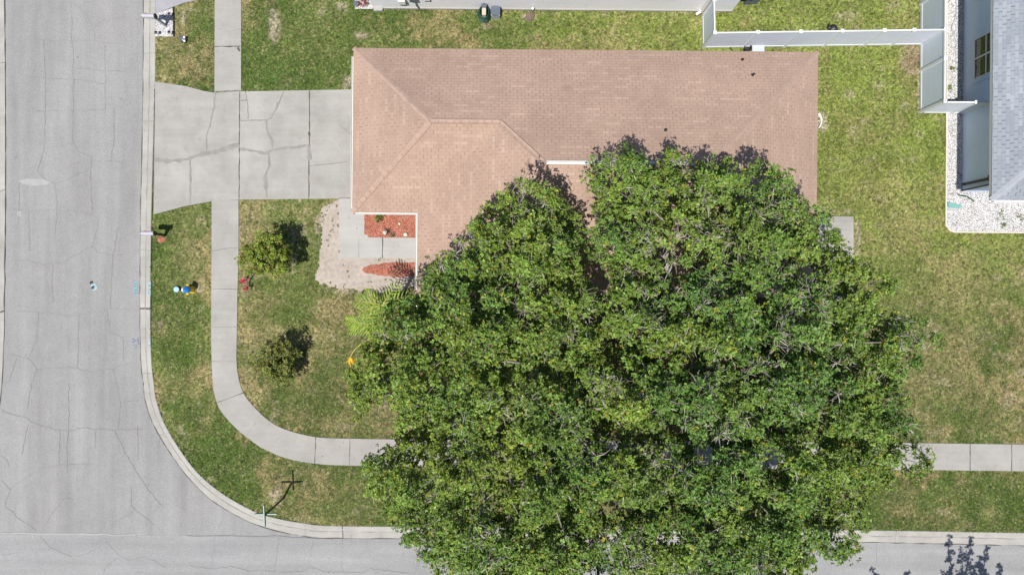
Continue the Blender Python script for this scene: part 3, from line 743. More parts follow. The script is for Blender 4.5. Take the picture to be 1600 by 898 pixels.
# loose pebbles standing on the gravel (uncountable)
def pebbles(name, poly_list, n, cols):
    pts = []
    for poly, k in poly_list:
        a = np.array(poly); lo = a.min(0); hi = a.max(0)
        q = rng.uniform(lo, hi, (k*4, 2)); q = q[inside(q[:, 0], q[:, 1], poly)][:k]; pts.append(q)
    p = np.concatenate(pts); n = len(p)
    r = rng.uniform(0.014, 0.032, n)
    base = np.array([(1,0,0),(0,1,0),(-1,0,0),(0,-1,0),(0,0,0.8),(0,0,-0.8)], float)
    vb = base[None]*r[:, None, None]*rng.uniform(0.7, 1.25, (n, 6, 1)); a = rng.uniform(0, 6.28, n)
    x = vb[..., 0]*np.cos(a)[:, None]-vb[..., 1]*np.sin(a)[:, None]; y = vb[..., 0]*np.sin(a)[:, None]+vb[..., 1]*np.cos(a)[:, None]
    vb = np.stack([x+p[:, 0:1], y+p[:, 1:2], vb[..., 2]+0.028], -1)
    tri = np.array([(0,1,4),(1,2,4),(2,3,4),(3,0,4)])
    V = vb[:, tri].reshape(-1, 3, 3)
    c = np.array(cols)[rng.choice(len(cols), n, p=[0.62, 0.27, 0.08, 0.03])]
    quads_mesh(name, V, np.repeat(c, 4, 0), M['pebble'], kind='stuff')
M['pebble'] = tint_mat('pebble', 0.8, 0, 0.3)
pebbles('gravel', [(PL([(1480,-20),(1503,-20),(1503,310),(1479,345)]), 3600), (PL([(1480,306),(1640,306),(1640,363),(1490,361),(1480,350)]), 4200), (PL([(244,22),(270,14),(271,57),(244,57)]), 520), (PL([(555,-8),(583,-8),(584,14),(555,14)]), 360)],
        0, [(0.74,0.73,0.73),(0.60,0.59,0.60),(0.24,0.22,0.20),(0.09,0.09,0.08)])

# ------------------------------------------------------------------ grass blades over the lawn (uncountable)
sw_poly = [tuple(p) for p in so_] + [tuple(p) for p in si_[::-1]]
no_grass = [(sw_poly, 0.0), (PL([(336.5,-300),(377.5,-300),(377,143.5),(335.5,144)]), 0.0), (PL(drive_px), 0.0), (PL([(243,-300),(330,-300),(336,-20),(309,0),(285,6),(246,21),(243.5,22)]), 0),
            (PL([(530,309),(655,309),(655,403),(530,403)]), 0), (PL([(1255,338),(1333,338.5),(1333,470),(1255,470)]), 0), (PL(gp), 0), (PL([(243.5,21.5),(272,13),(273,58),(243,58)]), 0), (PL([(553,-60),(599,-60),(599,18),(555,15)]), 0),
            (PL([(552,101),(1243,106),(1243,440),(652,440),(652,330),(552,330)]), 0), (PL([(583,-60),(1180,-60),(1144,17),(583,13)]), 0)]
NB = 560000
bx_ = rng.uniform(-24.5, 24.8, NB); by_ = rng.uniform(-14, 14.2, NB)
keep = ~inside(bx_, by_, [tuple(p) for p in kin_s] + [(kin_s[-1][0], -60), (-60, -60), (-60, 75)])
for poly, _ in no_grass: keep &= ~inside(bx_, by_, poly)
bx_, by_ = bx_[keep], by_[keep]
fl = lawn_fields(bx_, by_)
ins = inside(bx_, by_, sand_poly)
keep = rng.random(len(bx_)) < (1-0.88*fl['bare'])*(np.where(ins, 0.03+0.75*np.exp(-dist_poly(bx_, by_, sand_poly)/0.13), 1.0))*(0.72+0.28*fl['lush'])
bx_, by_ = bx_[keep], by_[keep]; fl = {k: v[keep] for k, v in fl.items()}
nb = len(bx_)
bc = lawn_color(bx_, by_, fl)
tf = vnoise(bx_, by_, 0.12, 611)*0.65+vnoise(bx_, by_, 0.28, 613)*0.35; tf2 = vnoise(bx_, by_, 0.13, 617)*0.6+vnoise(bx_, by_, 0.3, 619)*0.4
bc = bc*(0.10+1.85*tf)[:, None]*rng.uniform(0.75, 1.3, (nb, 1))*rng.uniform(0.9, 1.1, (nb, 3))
sel = (rng.random(nb) < 0.75)&(tf2 > 0.70-0.22*fl['dry']+0.10*fl['lush']); bc[sel] = TAN*rng.uniform(0.8, 2.0, (sel.sum(), 1))
sel = rng.random(nb) < 0.10*(1-fl['dry']); bc[sel] = G_YEL*rng.uniform(0.7, 1.3, (sel.sum(), 1))
ang = rng.uniform(0, 6.283, nb); ln = rng.uniform(0.045, 0.11, nb)*(1+0.3*fl['lush']); tilt = rng.uniform(0.25, 1.35, nb)
dx = np.cos(ang)*np.sin(tilt); dy = np.sin(ang)*np.sin(tilt); dz = np.cos(tilt)
wd = rng.uniform(0.008, 0.018, nb)
p0 = np.stack([bx_, by_, np.full(nb, -0.012)], -1); sdv = np.stack([-np.sin(ang), np.cos(ang), np.zeros(nb)], -1)*wd[:, None]
tip = p0 + np.stack([dx, dy, dz*0.75], -1)*ln[:, None]
quads_mesh('grass', np.stack([p0-sdv, p0+sdv, tip], 1), bc, M['grass'], kind='stuff')

# ------------------------------------------------------------------ hipped houses
def roof_face(mb, pts, along, mi=0):
    """planar roof face with shingle UVs: u along the eave, v up the slope (metres)"""
    p = [np.array(q, float) for q in pts]
    nrm = np.cross(p[1]-p[0], p[2]-p[0])
    if nrm[2] < 0: p = p[::-1]; nrm = -nrm
    nrm = nrm/np.linalg.norm(nrm)
    a = np.array((1., 0, 0)) if along == 'x' else np.array((0, 1., 0))
    v = np.cross(nrm, a); v = v/np.linalg.norm(v)
    if v[2] < 0: v = -v
    uv = [(float(np.dot(q, a))+50, float(np.dot(q-p[0], v))+float(p[0][2])*0+50.013) for q in p]
    # courses run level with the eave
    zmin = min(p, key=lambda q: q[2]); off = float(np.dot(zmin-p[0], v))
    uv = [(u, w-off) for u, w in uv]
    mb.add(p, [tuple(range(len(p)))], mi, [uv])
def hip_caps(a, b, left_n, right_n, w=0.11, piece=0.3, lift=0.002):
    """overlapping cap shingles down a hip or along a ridge"""
    mb = MB(); a = np.array(a, float); b = np.array(b, float); L = np.linalg.norm(b-a); d = (b-a)/L; n = max(1, int(L/piece))
    def side(nv):
        s = np.cross(nv, d); s /= np.linalg.norm(s); return s
    sl = side(np.array(left_n, float)); sr = -side(np.array(right_n, float))
    up = np.array(left_n, float)+np.array(right_n, float); up /= np.linalg.norm(up)
    for k in range(n):
        p = a+d*(L*k/n); q = a+d*(L*(k+1)/n+0.02)
        j = 1+0.06*(random.random()-.5)
        vs_ = [p+sl*w*j+up*lift*2, p+up*lift*3.2, p+sr*w*j+up*lift*2, q+sl*w*j+up*lift*0.6, q+up*lift*1.8, q+sr*w*j+up*lift*0.6,
               p+sl*w*j-up*0.0, p+sr*w*j-up*0.0]
        mb.add(vs_, [(0,1,4,3), (1,2,5,4), (0,6,7,2,1)])
    return mb
def nrm_of(m, side):
    v = {'N': (0, m, 1), 'S': (0, -m, 1), 'E': (m, 0, 1), 'W': (-m, 0, 1)}[side]; v = np.array(v, float); return v/np.linalg.norm(v)
def gutter(path, z, w=0.11, h=0.11):
    mb = MB(); p = [np.array(q, float) for q in path]; n = len(p)
    prof = [(0.0, 0.0), (0.0, -h), (w, -h), (w*1.1, 0.0), (w*0.93, 0.0), (w*0.85, -h+0.012), (0.012, -h+0.012), (0.012, 0.0)]
    vs_ = []
    for i in range(n):
        ds = []
        if i > 0: ds.append((p[i]-p[i-1])/np.linalg.norm(p[i]-p[i-1]))
        if i < n-1: ds.append((p[i+1]-p[i])/np.linalg.norm(p[i+1]-p[i]))
        ns = [np.array((t[1], -t[0])) for t in ds]
        nn = sum(ns); nn = nn/np.dot(nn, nn)*len(ns) if len(ns) == 2 else nn
        if len(ns) == 2: nn = sum(ns)/(1+np.dot(ns[0], ns[1]))
        for t, dz in prof: vs_.append((*(p[i]+nn*t), z+dz))
    k = len(prof)
    mb.add(vs_, [(i*k+j, i*k+(j+1) % k, (i+1)*k+(j+1) % k, (i+1)*k+j) for i in range(n-1) for j in range(k)] + [tuple(range(k)), tuple((n-1)*k+j for j in range(k-1, -1, -1))])
    return mb
def window(house, c, w, h, facing, trim_m, rows=2, cols=2, trim=0.12):
    """window centred at c on a wall; facing 'W','E','S','N'"""
    nx_, ny_ = {'W': (-1, 0), 'E': (1, 0), 'S': (0, -1), 'N': (0, 1)}[facing]; tx, ty = -ny_, nx_
    def bar(mb, u, z, su, sz, out, th, mi=0):
        sx = abs(tx)*su+abs(nx_)*th; sy = abs(ty)*su+abs(ny_)*th
        mb.box((c[0]+tx*u+nx_*out, c[1]+ty*u+ny_*out, c[2]+z), (sx, sy, sz), 0, mi)
    t = MB()
    for s in (-1, 1):
        bar(t, 0, s*(h/2+trim/2), w+2*trim, trim, 0.015, 0.05); bar(t, s*(w/2+trim/2), 0, trim, h, 0.015, 0.05)
    wo_ = obj('window', t, trim_m, house)
    f = MB()
    for s in (-1, 1):
        bar(f, 0, s*(h/2-0.02), w, 0.05, 0.03, 0.06); bar(f, s*(w/2-0.02), 0, 0.05, h-0.09, 0.03, 0.06)
    for k in range(1, cols): bar(f, -w/2+w*k/cols, 0, 0.07, h-0.09, 0.034, 0.06)
    for k in range(1, rows): bar(f, 0, -h/2+h*k/rows, w-0.09, 0.05, 0.03, 0.062)
    obj('frame', f, M['white'], wo_)
    g = MB(); bar(g, 0, 0, w-0.02, h-0.02, 0.008, 0.02); obj('pane', g, M['glass'], wo_)
    return wo_

# --- the tan-roofed corner house
ZE = 2.5; SL = 0.45
nw = P(552.5, 74.5, ZE); ne_ = P(1278.5, 82, ZE); gsw = P(550.5, 331.5, ZE); inn = P(652.5, 333, ZE)
GX0 = (nw[0]+gsw[0])/2; MY1 = (nw[1]+ne_[1])/2; MX1 = ne_[0]; GY0 = (gsw[1]+inn[1])/2; MX0 = inn[0]; MY0 = MY1-10.4
D_ = (MY1-MY0)/2; g_ = (MY1-GY0)/2
NW=(GX0,MY1,ZE); NE=(MX1,MY1,ZE); SE=(MX1,MY0,ZE); SW=(MX0,MY0,ZE); II=(MX0,GY0,ZE); GS=(GX0,GY0,ZE)
GR1=(GX0+g_,GY0+g_,ZE+SL*g_); GR2=(MX0+g_,GY0+g_,ZE+SL*g_); MR1=(MX0+D_,MY1-D_,ZE+SL*D_); MR2=(MX1-D_,MY1-D_,ZE+SL*D_)
house = thing('house', ((GX0+MX1)/2, (MY0+MY1)/2, 0), 'beige house with a tan shingle hip roof, half hidden by the big oak crowns', 'house')
rf = MB()
roof_face(rf, [NW,NE,MR2,MR1,GR2,GR1], 'x'); roof_face(rf, [NE,SE,MR2], 'y'); roof_face(rf, [SE,SW,MR1,MR2], 'x')
roof_face(rf, [SW,II,GR2,MR1], 'y'); roof_face(rf, [GS,II,GR2,GR1], 'x'); roof_face(rf, [NW,GS,GR1], 'y')
edge = [NW, NE, SE, SW, II, GS]
for i in range(6):       # drip edge and fascia
    a, b = np.array(edge[i]), np.array(edge[(i+1) % 6])
    rf.add([a, b, b-(0,0,0.05), a-(0,0,0.05)], [(0,1,2,3)], 0, [[(0,0)]*4])
roof = obj('roof', rf, M['shingle'], house)
off_in = 0.012
fas = MB()
cxm = (GX0+MX1)/2
def inset(poly, d):
    out = []; n = len(poly)
    for i in range(n):
        a, b, c = np.array(poly[i-1][:2]), np.array(poly[i][:2]), np.array(poly[(i+1) % n][:2])
        t1 = (b-a)/np.linalg.norm(b-a); t2 = (c-b)/np.linalg.norm(c-b)
        n1 = np.array((t1[1], -t1[0])); n2 = np.array((t2[1], -t2[0]))
        out.append(tuple(b + d*(n1+n2)/(1+np.dot(n1, n2))))
    return out
ip = inset(edge, 0.012)     # clockwise outline, so the right-hand normal points inwards
for i in range(6):
    a, b = ip[i], ip[(i+1) % 6]
    fas.add([(*a, ZE-0.051), (*b, ZE-0.051), (*b, ZE-0.2), (*a, ZE-0.2)], [(0,1,2,3)])
fas.add([(*q, ZE-0.2) for q in ip], [tuple(range(6))])
obj('fascia', fas, M['soffit'], house)
wp = inset(edge, 0.5); wl = MB()
for i in range(6):
    a, b = wp[i], wp[(i+1) % 6]; wl.add([(*a, -0.1), (*b, -0.1), (*b, ZE-0.2), (*a, ZE-0.2)], [(0,1,2,3)])
obj('wall', wl, M['stucco_tan'], house)
caps = [(GR1,NW,'N','W'),(GR1,GS,'W','S'),(GR2,GR1,'N','S'),(MR1,GR2,'N','W'),(MR1,SW,'W','S'),(MR2,NE,'N','E'),(MR2,SE,'E','S')]
for a, b, l, r in caps:
    if (a, b) in ((GR1, NW), (MR2, SE)): l, r = r, l
    mbc = hip_caps(a, b, nrm_of(SL, l), nrm_of(SL, r))
    obj('ridge_cap', mbc, M['cap'], roof)
rv0 = MR1[0]+0.12; rv1 = P(1088, 250, MR1[2])[0]
rv = MB(); zr = MR1[2]+0.02; yr = MR1[1]
prof = [(-0.075,-0.03),(-0.072,0.022),(0,0.05),(0.072,0.022),(0.075,-0.03)]
nseg = 3
for k in range(nseg):
    xa = rv0+(rv1-rv0)*k/nseg; xb = rv0+(rv1-rv0)*(k+1)/nseg-0.01
    vs_ = [(xa, yr+t, zr+z) for t, z in prof]+[(xb, yr+t, zr+z) for t, z in prof]
    rv.add(vs_, [(i, i+5, i+6, i+1) for i in range(4)]+[(4,3,2,1,0),(5,6,7,8,9)])
obj('ridge_vent', rv, M['gutter'], roof)
for px_, py_, h_ in ((1160, 94, 0.14), (1176, 118, 0.24), (1040, 204, 0.2)):
    z0 = 3.4
    for _ in range(8):
        x_, y_ = P(px_, py_, z0); z0 = ZE+SL*(MY1-y_)
    vp = MB(); vp.tube([(x_, y_, z0-0.05), (x_, y_, z0+h_)], 0.034, 8); vp.lathe((x_, y_, z0-0.03), [(0.09, 0.0), (0.055, 0.04), (0.04, 0.08), (0.039, 0.09)], 10)
    obj('vent_pipe', vp, [M['black']], roof)
sx, sy = P(887, 140, 3.5)
gp1 = [(GX0-0.004, MY1-0.35), (GX0-0.004, GY0-0.004), (MX0-0.004, GY0-0.004), (MX0-0.004, MY0)]
obj('gutter', gutter(gp1, ZE+0.006, 0.075, 0.09), M['gutter'], house)
# garage door, entry door and windows of the corner house
gd = MB(); gxw = GX0+0.5; gyc = P(548, 226, 0)[1]
for k in range(4): gd.box((gxw-0.02, gyc, 0.29+k*0.53), (0.06, 4.8, 0.515))
obj('garage_door', gd, M['white'], house)
dx_ = MX0+0.5; ed_ = MB(); ed_.box((dx_-0.02, P(0, 388, 0)[1]+0.05, 1.04), (0.06, 0.95, 2.05)); dd_ = obj('door', ed_, M['white'], house)
kn = MB(); kn.tube([(dx_-0.05, P(0,388,0)[1]+0.4, 1.0), (dx_-0.1, P(0,388,0)[1]+0.4, 1.0)], 0.03, 8); obj('handle', kn, M['black'], dd_)
window(house, (MX1-0.5, MY1-3.2, 1.45), 1.5, 1.1, 'E', M['white'], 1, 2, 0.06)
window(house, (MX0+5, MY1-0.5, 1.5), 1.2, 0.9, 'N', M['white'], 1, 2, 0.06)
window(house, (GX0+1.6, GY0+0.5, 1.4), 1.3, 1.1, 'S', M['white'], 1, 2, 0.06)

def hip_house(name, x0, x1, y0, y1, ze, sl, oh, label, roof_m, cap_m, wall_m, wall_x=None):
    h = thing(name, ((x0+x1)/2, (y0+y1)/2, 0), label, 'house')
    w, d = x1-x0, y1-y0
    r = min(w, d)/2
    A=(x0,y1,ze); B=(x1,y1,ze); C=(x1,y0,ze); E=(x0,y0,ze)
    if w > d: R1=(x0+r,y0+r,ze+sl*r); R2=(x1-r,y0+r,ze+sl*r)
    else: R1=(x0+r,y1-r,ze+sl*r); R2=(x0+r,y0+r,ze+sl*r)
    f = MB()
    if w > d:
        roof_face(f,[A,B,R2,R1],'x'); roof_face(f,[B,C,R2],'y'); roof_face(f,[C,E,R1,R2],'x'); roof_face(f,[E,A,R1],'y')
        cp = [(R1,A,'W','N'),(R1,E,'W','S'),(R2,B,'N','E'),(R2,C,'S','E'),(R2,R1,'N','S')]
    else:
        roof_face(f,[A,B,R1],'x'); roof_face(f,[B,C,R2,R1],'y'); roof_face(f,[C,E,R2],'x'); roof_face(f,[E,A,R1,R2],'y')
        cp = [(R1,A,'W','N'),(R2,E,'W','S'),(R1,B,'N','E'),(R2,C,'S','E'),(R1,R2,'E','W')]
    ro = obj('roof', f, roof_m, h)
    for a, b, l, rr in cp:
        dd = np.array(b)-np.array(a)
        s1 = np.cross(nrm_of(sl, l), dd)[:2]; side = {'N':(0,1),'S':(0,-1),'E':(1,0),'W':(-1,0)}[l]
        if np.dot(s1, side) < 0: l, rr = rr, l
        obj('ridge_cap', hip_caps(a, b, nrm_of(sl, l), nrm_of(sl, rr), 0.14), cap_m, ro)
    e = [A, B, C, E]; q = inset(e, 0.01); fa = MB()
    for i in range(4): fa.add([(*q[i], ze-0.01), (*q[(i+1)%4], ze-0.01), (*q[(i+1)%4], ze-0.18), (*q[i], ze-0.18)], [(0,1,2,3)])
    fa.add([(*p, ze-0.18) for p in q], [(0,1,2,3)]); obj('fascia', fa, M['soffit'], h)
    q = inset(e, oh); wa = MB()
    for i in range(4): wa.add([(*q[i], -0.1), (*q[(i+1)%4], -0.1), (*q[(i+1)%4], ze-0.18), (*q[i], ze-0.18)], [(0,1,2,3)])
    obj('wall', wa, wall_m, h)
    return h, ro, q
# --- blue grey house at the right
ZB = 3.1
bsw = P(1549.5, 312.5, ZB)
wallx = P(1504, 160, 0)[0]; wally = P(1520, 305, 0)[1]
# different overhangs on the two visible sides: choose the common one, keep wall line
oh = (wallx-bsw[0])
hb, rb, qb = hip_house('house', bsw[0], bsw[0]+11.5, bsw[1], bsw[1]+17, ZB, 0.42, oh, 'blue grey house with a pale blue grey shingle roof and white gravel around it', M['shingle_grey'], M['cap_grey'], M['stucco_blue'])
gu = gutter([(bsw[0]-0.01, bsw[1]-0.004), (bsw[0]+11.5, bsw[1]-0.004)], ZB+0.004, 0.11, 0.12); obj('gutter', gu, M['white'], hb)
wy0 = P(1522, 125, 0.83)[1]; wy1 = P(1523, 62.5, 0.83)[1]
window(hb, (qb[0][0], (wy0+wy1)/2, 0.83+0.78), wy1-wy0, 1.55, 'W', M['trim_blue'] if 'trim_blue' in M else M['stucco_blue'], 2, 2, 0.16)
ds = MB(); cx0, cy0 = qb[3][0], qb[3][1]
ds.box((cx0-0.05, cy0+0.30, 1.5), (0.08, 0.1, 2.7)); ds.box((cx0-0.07, cy0+0.30, 2.2), (0.16, 0.26, 0.55)); obj('meter_box', ds, M['black'], hb)
pb = MB(); pb.tube([(cx0-0.03, cy0+0.03, 0.0), (cx0-0.03, cy0+0.03, 1.0), (cx0-0.03, cy0+0.05, 2.8)], 0.035, 8); obj('downspout', pb, M['black'], hb)

# --- pale house along the top edge
wl0 = P(583.5, 12, 0); wr0 = P(1143, 18.5, 0)
yw = (P(650, 13.4, 0)[1]+P(1100, 18.2, 0)[1])/2; ohn = 0.42; ZN = 2.75
hn, rn, qn = hip_house('house', wl0[0]-ohn, wr0[0]+ohn, yw-ohn, yw-ohn+9.5, ZN, 0.42, ohn, 'pale lilac house whose south wall runs along the top edge behind the grass strip', M['shingle_grey'], M['cap_grey'], M['siding'])
fo = MB(); fo.box(((wl0[0]+wr0[0])/2, yw-0.02, 0.04), (wr0[0]-wl0[0], 0.05, 0.16)); obj('footing', fo, M['walk'], hn)
dsx = P(1095, 17, 0)[0]
dn = MB(); dn.box((dsx, yw-0.06, 1.35), (0.1, 0.09, 2.5)); dn.box((dsx-0.1, yw-0.1, 0.09), (0.34, 0.1, 0.08), 0.6); obj('downspout', dn, M['white'], hn)
# utility fittings on its wall
def on_wall(px_, zz): 
    d = (yw)/( (449-17)/F_PX ) ; return P(px_, 17, 0)[0]*(CAM_H-zz)/CAM_H
mt_ = MB(); mx_ = P(628, 2, 1.0)[0]; mt_.box((mx_, yw-0.09, 1.0), (0.30, 0.17, 0.34)); obj('meter_box', mt_, M['white'], hn)
mt_ = MB(); mx_ = P(646, 2, 1.1)[0]; mt_.box((mx_, yw-0.07, 1.15), (0.34, 0.13, 0.3)); mt_.tube([(mx_+0.05, yw-0.05, 1.0), (mx_+0.05, yw-0.06, 0.5), (mx_+0.14, yw-0.05, 0.0)], 0.03, 7); obj('meter_box', mt_, M['slate_plastic'], hn)
mt_ = MB(); mx_ = P(632, 8, 0.5)[0]; mt_.tube([(mx_-0.2, yw-0.05, 0.5), (mx_+0.05, yw-0.06, 0.48), (mx_+0.12, yw-0.04, 0.66)], 0.02, 6); obj('conduit', mt_, M['black'], hn)
mt_ = MB(); mx_ = P(668, 2, 1.0)[0]; mt_.tube([(mx_-0.12, yw-0.04, 0.9), (mx_+0.12, yw-0.04, 0.9), (mx_+0.13, yw-0.04, 1.3)], 0.02, 6); obj('conduit', mt_, M['black'], hn)
st = MB(); st.prism(PL([(584.8,12.5),(598.5,12.5),(598.8,18.8),(585,19.3)]), -0.05, 0.16); tag(obj('concrete_step', st, M['walk']), 'small pale concrete step at the left end of the lilac house wall', 'step')

# ------------------------------------------------------------------ white vinyl fences
def fence(label, a, b, posts, h=1.83, panel='vinyl_panel', group=None, start_post=True, gap=0.03):
    """posts: list of distances along a->b"""
    a = np.array(a); b = np.array(b); L = np.linalg.norm(b-a); d = (b-a)/L; rz = math.atan2(d[1], d[0])
    t = thing('vinyl_fence', (a[0], a[1], 0), label, 'fence', group)
    ps = sorted(posts)
    ends = ([0.0] if 0.0 not in ps else []) + ps + ([L] if L-ps[-1] > 0.2 else [])
    for s0, s1 in zip(ends[:-1], ends[1:]):
        c = a+d*(s0+s1)/2; w = s1-s0-0.11
        if w < 0.1: continue
        m = MB(); m.box((*c, gap+(h-0.08-gap)/2+0.02), (w, 0.025, h-0.2-gap), rz); obj('panel', m, M[panel], t)
        for z, hh in ((h-0.05, 0.10), (0.10, 0.14)):
            m = MB(); m.box((*c, z), (w+0.004, 0.055, hh), rz); obj('rail', m, M['vinyl'], t)
    for s in ps:
        c = a+d*s; m = MB(); m.box((*c, h/2), (0.115, 0.115, h+0.02), rz); po = obj('post', m, M['vinyl'], t)
        m = MB(); m.box((*c, h+0.02), (0.15, 0.15, 0.035), rz); m.box((*c, h+0.047), (0.09, 0.09, 0.02), rz, 0, 0.4); m.box((*c, h+0.06), (0.03, 0.03, 0.012), rz, 1); obj('cap', m, [M['vinyl'], M['slate_plastic']], po)
    return t
hF = 1.83
fa_ = np.array(P(1117, 51.5, hF)); fb_ = np.array(P(1477, 46.5, hF)); Ld = np.linalg.norm(fb_-fa_)
mid = P(1316, 49.8, hF)
posts = [float(np.dot(np.array(P(px_, py_, hF))-fa_, (fb_-fa_)/Ld)) for px_, py_ in ((1184,51),(1251,50.5),(1316,50),(1382,49.5),(1428,49))]
fence('long white vinyl fence with five inner square posts, north of the tan roofed house', fa_, fb_, [0.0]+posts)
fc_ = np.array(P(1116, -1, hF)); fw = fence('short white vinyl fence run between the pale lilac house and the fence corner', fa_+np.array((0, 0.06)), fc_, [np.linalg.norm(fc_-fa_)-0.1], panel='vinyl_panel_y')
fs_ = np.array(P(1476.5, 159.5, hF)); fn_ = np.array(P(1478, -60, hF)); Ln = np.linalg.norm(fn_-fs_)
pp_ = [float(np.dot(np.array(P(1477, py_, hF))-fs_, (fn_-fs_)/Ln)) for py_ in (91, 46.5, -20)]
fence('white vinyl fence running beside the gravel strip of the blue grey house', fs_, fn_, [0.03]+pp_+[Ln], panel='vinyl_panel_y')
fg_ = np.array((wallx-0.03, fs_[1])); fence('short white vinyl return with a gate, closing the gap to the blue grey wall', fs_+np.array((0.07, 0)), fg_, [1.28, float(fg_[0]-fs_[0]-0.07)])

# ------------------------------------------------------------------ small things
def mailbox(base, rz, post_m, box_m, door_m, label, group):
    bx, by = base; t = thing('mailbox', (bx, by, 0), label, 'mailbox', group)
    d = np.array((math.cos(rz), math.sin(rz))); s = np.array((-d[1], d[0]))
    m = MB(); m.box((bx, by, 0.5), (0.10, 0.10, 1.04), rz); a = (bx, by); e = np.array((bx, by))+d*0.3
    m.tube([(bx, by, 0.6), (*e, 0.96)], 0.03, 6); m.box((*(np.array((bx, by))+d*0.14), 1.0), (0.56, 0.12, 0.05), rz); obj('post', m, post_m, t)
    c0 = np.array((bx, by))-d*0.10; c1 = c0+d*0.56; m = MB(); vs_ = []; K = 10
    prof = [(-0.09, 0), (-0.09, 0.12)] + [(0.09*math.cos(q), 0.12+0.085*math.sin(q)) for q in np.linspace(math.pi, 0, 9)[1:-1]] + [(0.09, 0.12), (0.09, 0)]
    for c in (c0, c1):
        for u, z in prof: vs_.append((*(c+s*u), 1.03+z))
    n = len(prof); m.add(vs_, [(i, (i+1)%n, n+(i+1)%n, n+i) for i in range(n)]+[tuple(range(n-1, -1, -1)), tuple(range(n, 2*n))]); b = obj('box', m, box_m, t)
    m = MB(); vs_ = [(*(c1+d*0.012+s*u*1.06), 1.025+z*1.03) for u, z in prof]+[(*(c1+d*0.03+s*u*1.02), 1.027+z*1.01) for u, z in prof]
    m.add(vs_, [(i, (i+1)%n, n+(i+1)%n, n+i) for i in range(n)]+[tuple(range(n-1, -1, -1)), tuple(range(n, 2*n))]); obj('door', m, door_m, t)
    m = MB(); vs_ = [(*(c0-d*0.03+s*u*1.12), 1.02+z*1.08) for u, z in prof]+[(*(c0+d*0.02+s*u*1.12), 1.02+z*1.08) for u, z in prof]
    m.add(vs_, [(i, (i+1)%n, n+(i+1)%n, n+i) for i in range(n)]+[tuple(range(n-1, -1, -1)), tuple(range(n, 2*n))]); obj('back_panel', m, M['black'], t)
    m = MB(); f = c0+d*0.34-s*0.1; m.box((*f, 1.13), (0.2, 0.012, 0.03), rz); m.box((*(f+d*0.08), 1.16), (0.05, 0.014, 0.09), rz); obj('flag', m, M['red'], t)
    return t
M['red'] = mat('red_paint', (0.35, 0.05, 0.04), 0.4, ((5, 0.1),))
b1 = P(259, 40.5, 0); mailbox((b1[0], b1[1]), math.pi-0.03, M['grey_plastic'], M['lilac_metal'], M['lilac_metal'], 'pale grey mailbox on a grey post in the square of white gravel', 'mailboxes along the kerb')
b2 = P(258, 367.5, 0); mailbox((b2[0], b2[1]), math.pi, M['black'], M['lilac_metal'], M['lilac_metal'], 'white mailbox on a black post beside the red mulch spot by the driveway', 'mailboxes along the kerb')
# solar stakes
for i, (px_, py_, lab) in enumerate(((263, 22, 'black garden light stake at the top right corner of the small gravel square'), (242.5, 51, 'black garden light stake at the kerbside corner of the small gravel square'), (263, 50.5, 'black garden light stake at the bottom right corner of the small gravel square'))):
    x_, y_ = P(px_, py_, 0.3); x_ += 0.03
    if i == 0:
        s0 = thing('solar_light', (x_, y_, 0), lab, 'garden light', 'garden lights in the gravel square'); first = (x_, y_)
        m = MB(); m.tube([(x_, y_, 0), (x_, y_, 0.27)], 0.013, 6); obj('stake', m, M['black'], s0)
        m = MB(); m.lathe((x_, y_, 0.25), [(0.03, 0), (0.045, 0.03), (0.075, 0.05), (0.07, 0.065), (0.02, 0.08)], 14); obj('lamp_head', m, M['black'], s0)
    else:
        c = s0.copy(); COL.objects.link(c); c.location = (x_, y_, 0); c['label'] = lab
        for ch in list(s0.children):
            k = ch.copy(); COL.objects.link(k); k.parent = c
# garden ornament
x_, y_ = P(287, 62, 0.1)
t = thing('garden_ornament', (x_, y_, 0), 'dark grey lump-shaped lawn ornament with two white patches, below the gravel square', 'ornament')
m = MB(); m.rock((x_-0.02, y_+0.02, 0.08), 0.15, 0.8, seed=3); m.rock((x_-0.08, y_+0.09, 0.10), 0.09, 0.8, seed=5); obj('body', m, M['slate_plastic'], t, True)
m = MB(); m.rock((x_+0.06, y_+0.08, 0.17), 0.06, 0.6, seed=6); obj('white_patch', m, M['white'], t, True)
m = MB(); m.rock((x_+0.06, y_-0.08, 0.15), 0.06, 0.6, seed=8); obj('white_patch', m, M['white'], t, True)
# fire hydrant and valve post
hx, hy = P(301, 452.5, 0)
t = thing('fire_hydrant', (hx, hy, 0), 'yellow fire hydrant with a blue bonnet in the verge grass', 'fire hydrant')
m = MB(); m.lathe((hx, hy, 0), [(0.17, 0), (0.17, 0.04), (0.115, 0.06), (0.11, 0.40), (0.16, 0.42), (0.16, 0.46), (0.12, 0.48), (0.12, 0.56)], 18); obj('body', m, M['yellow'], t, True)
m = MB(); m.lathe((hx, hy, 0.56), [(0.155, 0), (0.155, 0.04), (0.14, 0.10), (0.10, 0.16), (0.04, 0.19), (0.035, 0.24), (0.0, 0.245)], 18); obj('bonnet', m, M['blue'], t, True)
for k, (ax, ay, ln_, rr, mm) in enumerate(((-1, 0, 0.22, 0.075, 'white'), (0, -1, 0.20, 0.06, 'yellow'), (0, 1, 0.20, 0.06, 'yellow'))):
    m = MB(); m.tube([(hx, hy, 0.47), (hx+ax*ln_, hy+ay*ln_, 0.47)], rr, 12); m.tube([(hx+ax*ln_*0.75, hy+ay*ln_*0.75, 0.47), (hx+ax*(ln_+0.03), hy+ay*(ln_+0.03), 0.47)], rr*1.2, 8); obj('nozzle_cap', m, M[mm], t)
vx, vy = P(278, 452, 0)
t = thing('valve_post', (vx, vy, 0), 'small pale blue round valve cover standing left of the hydrant', 'valve cover')
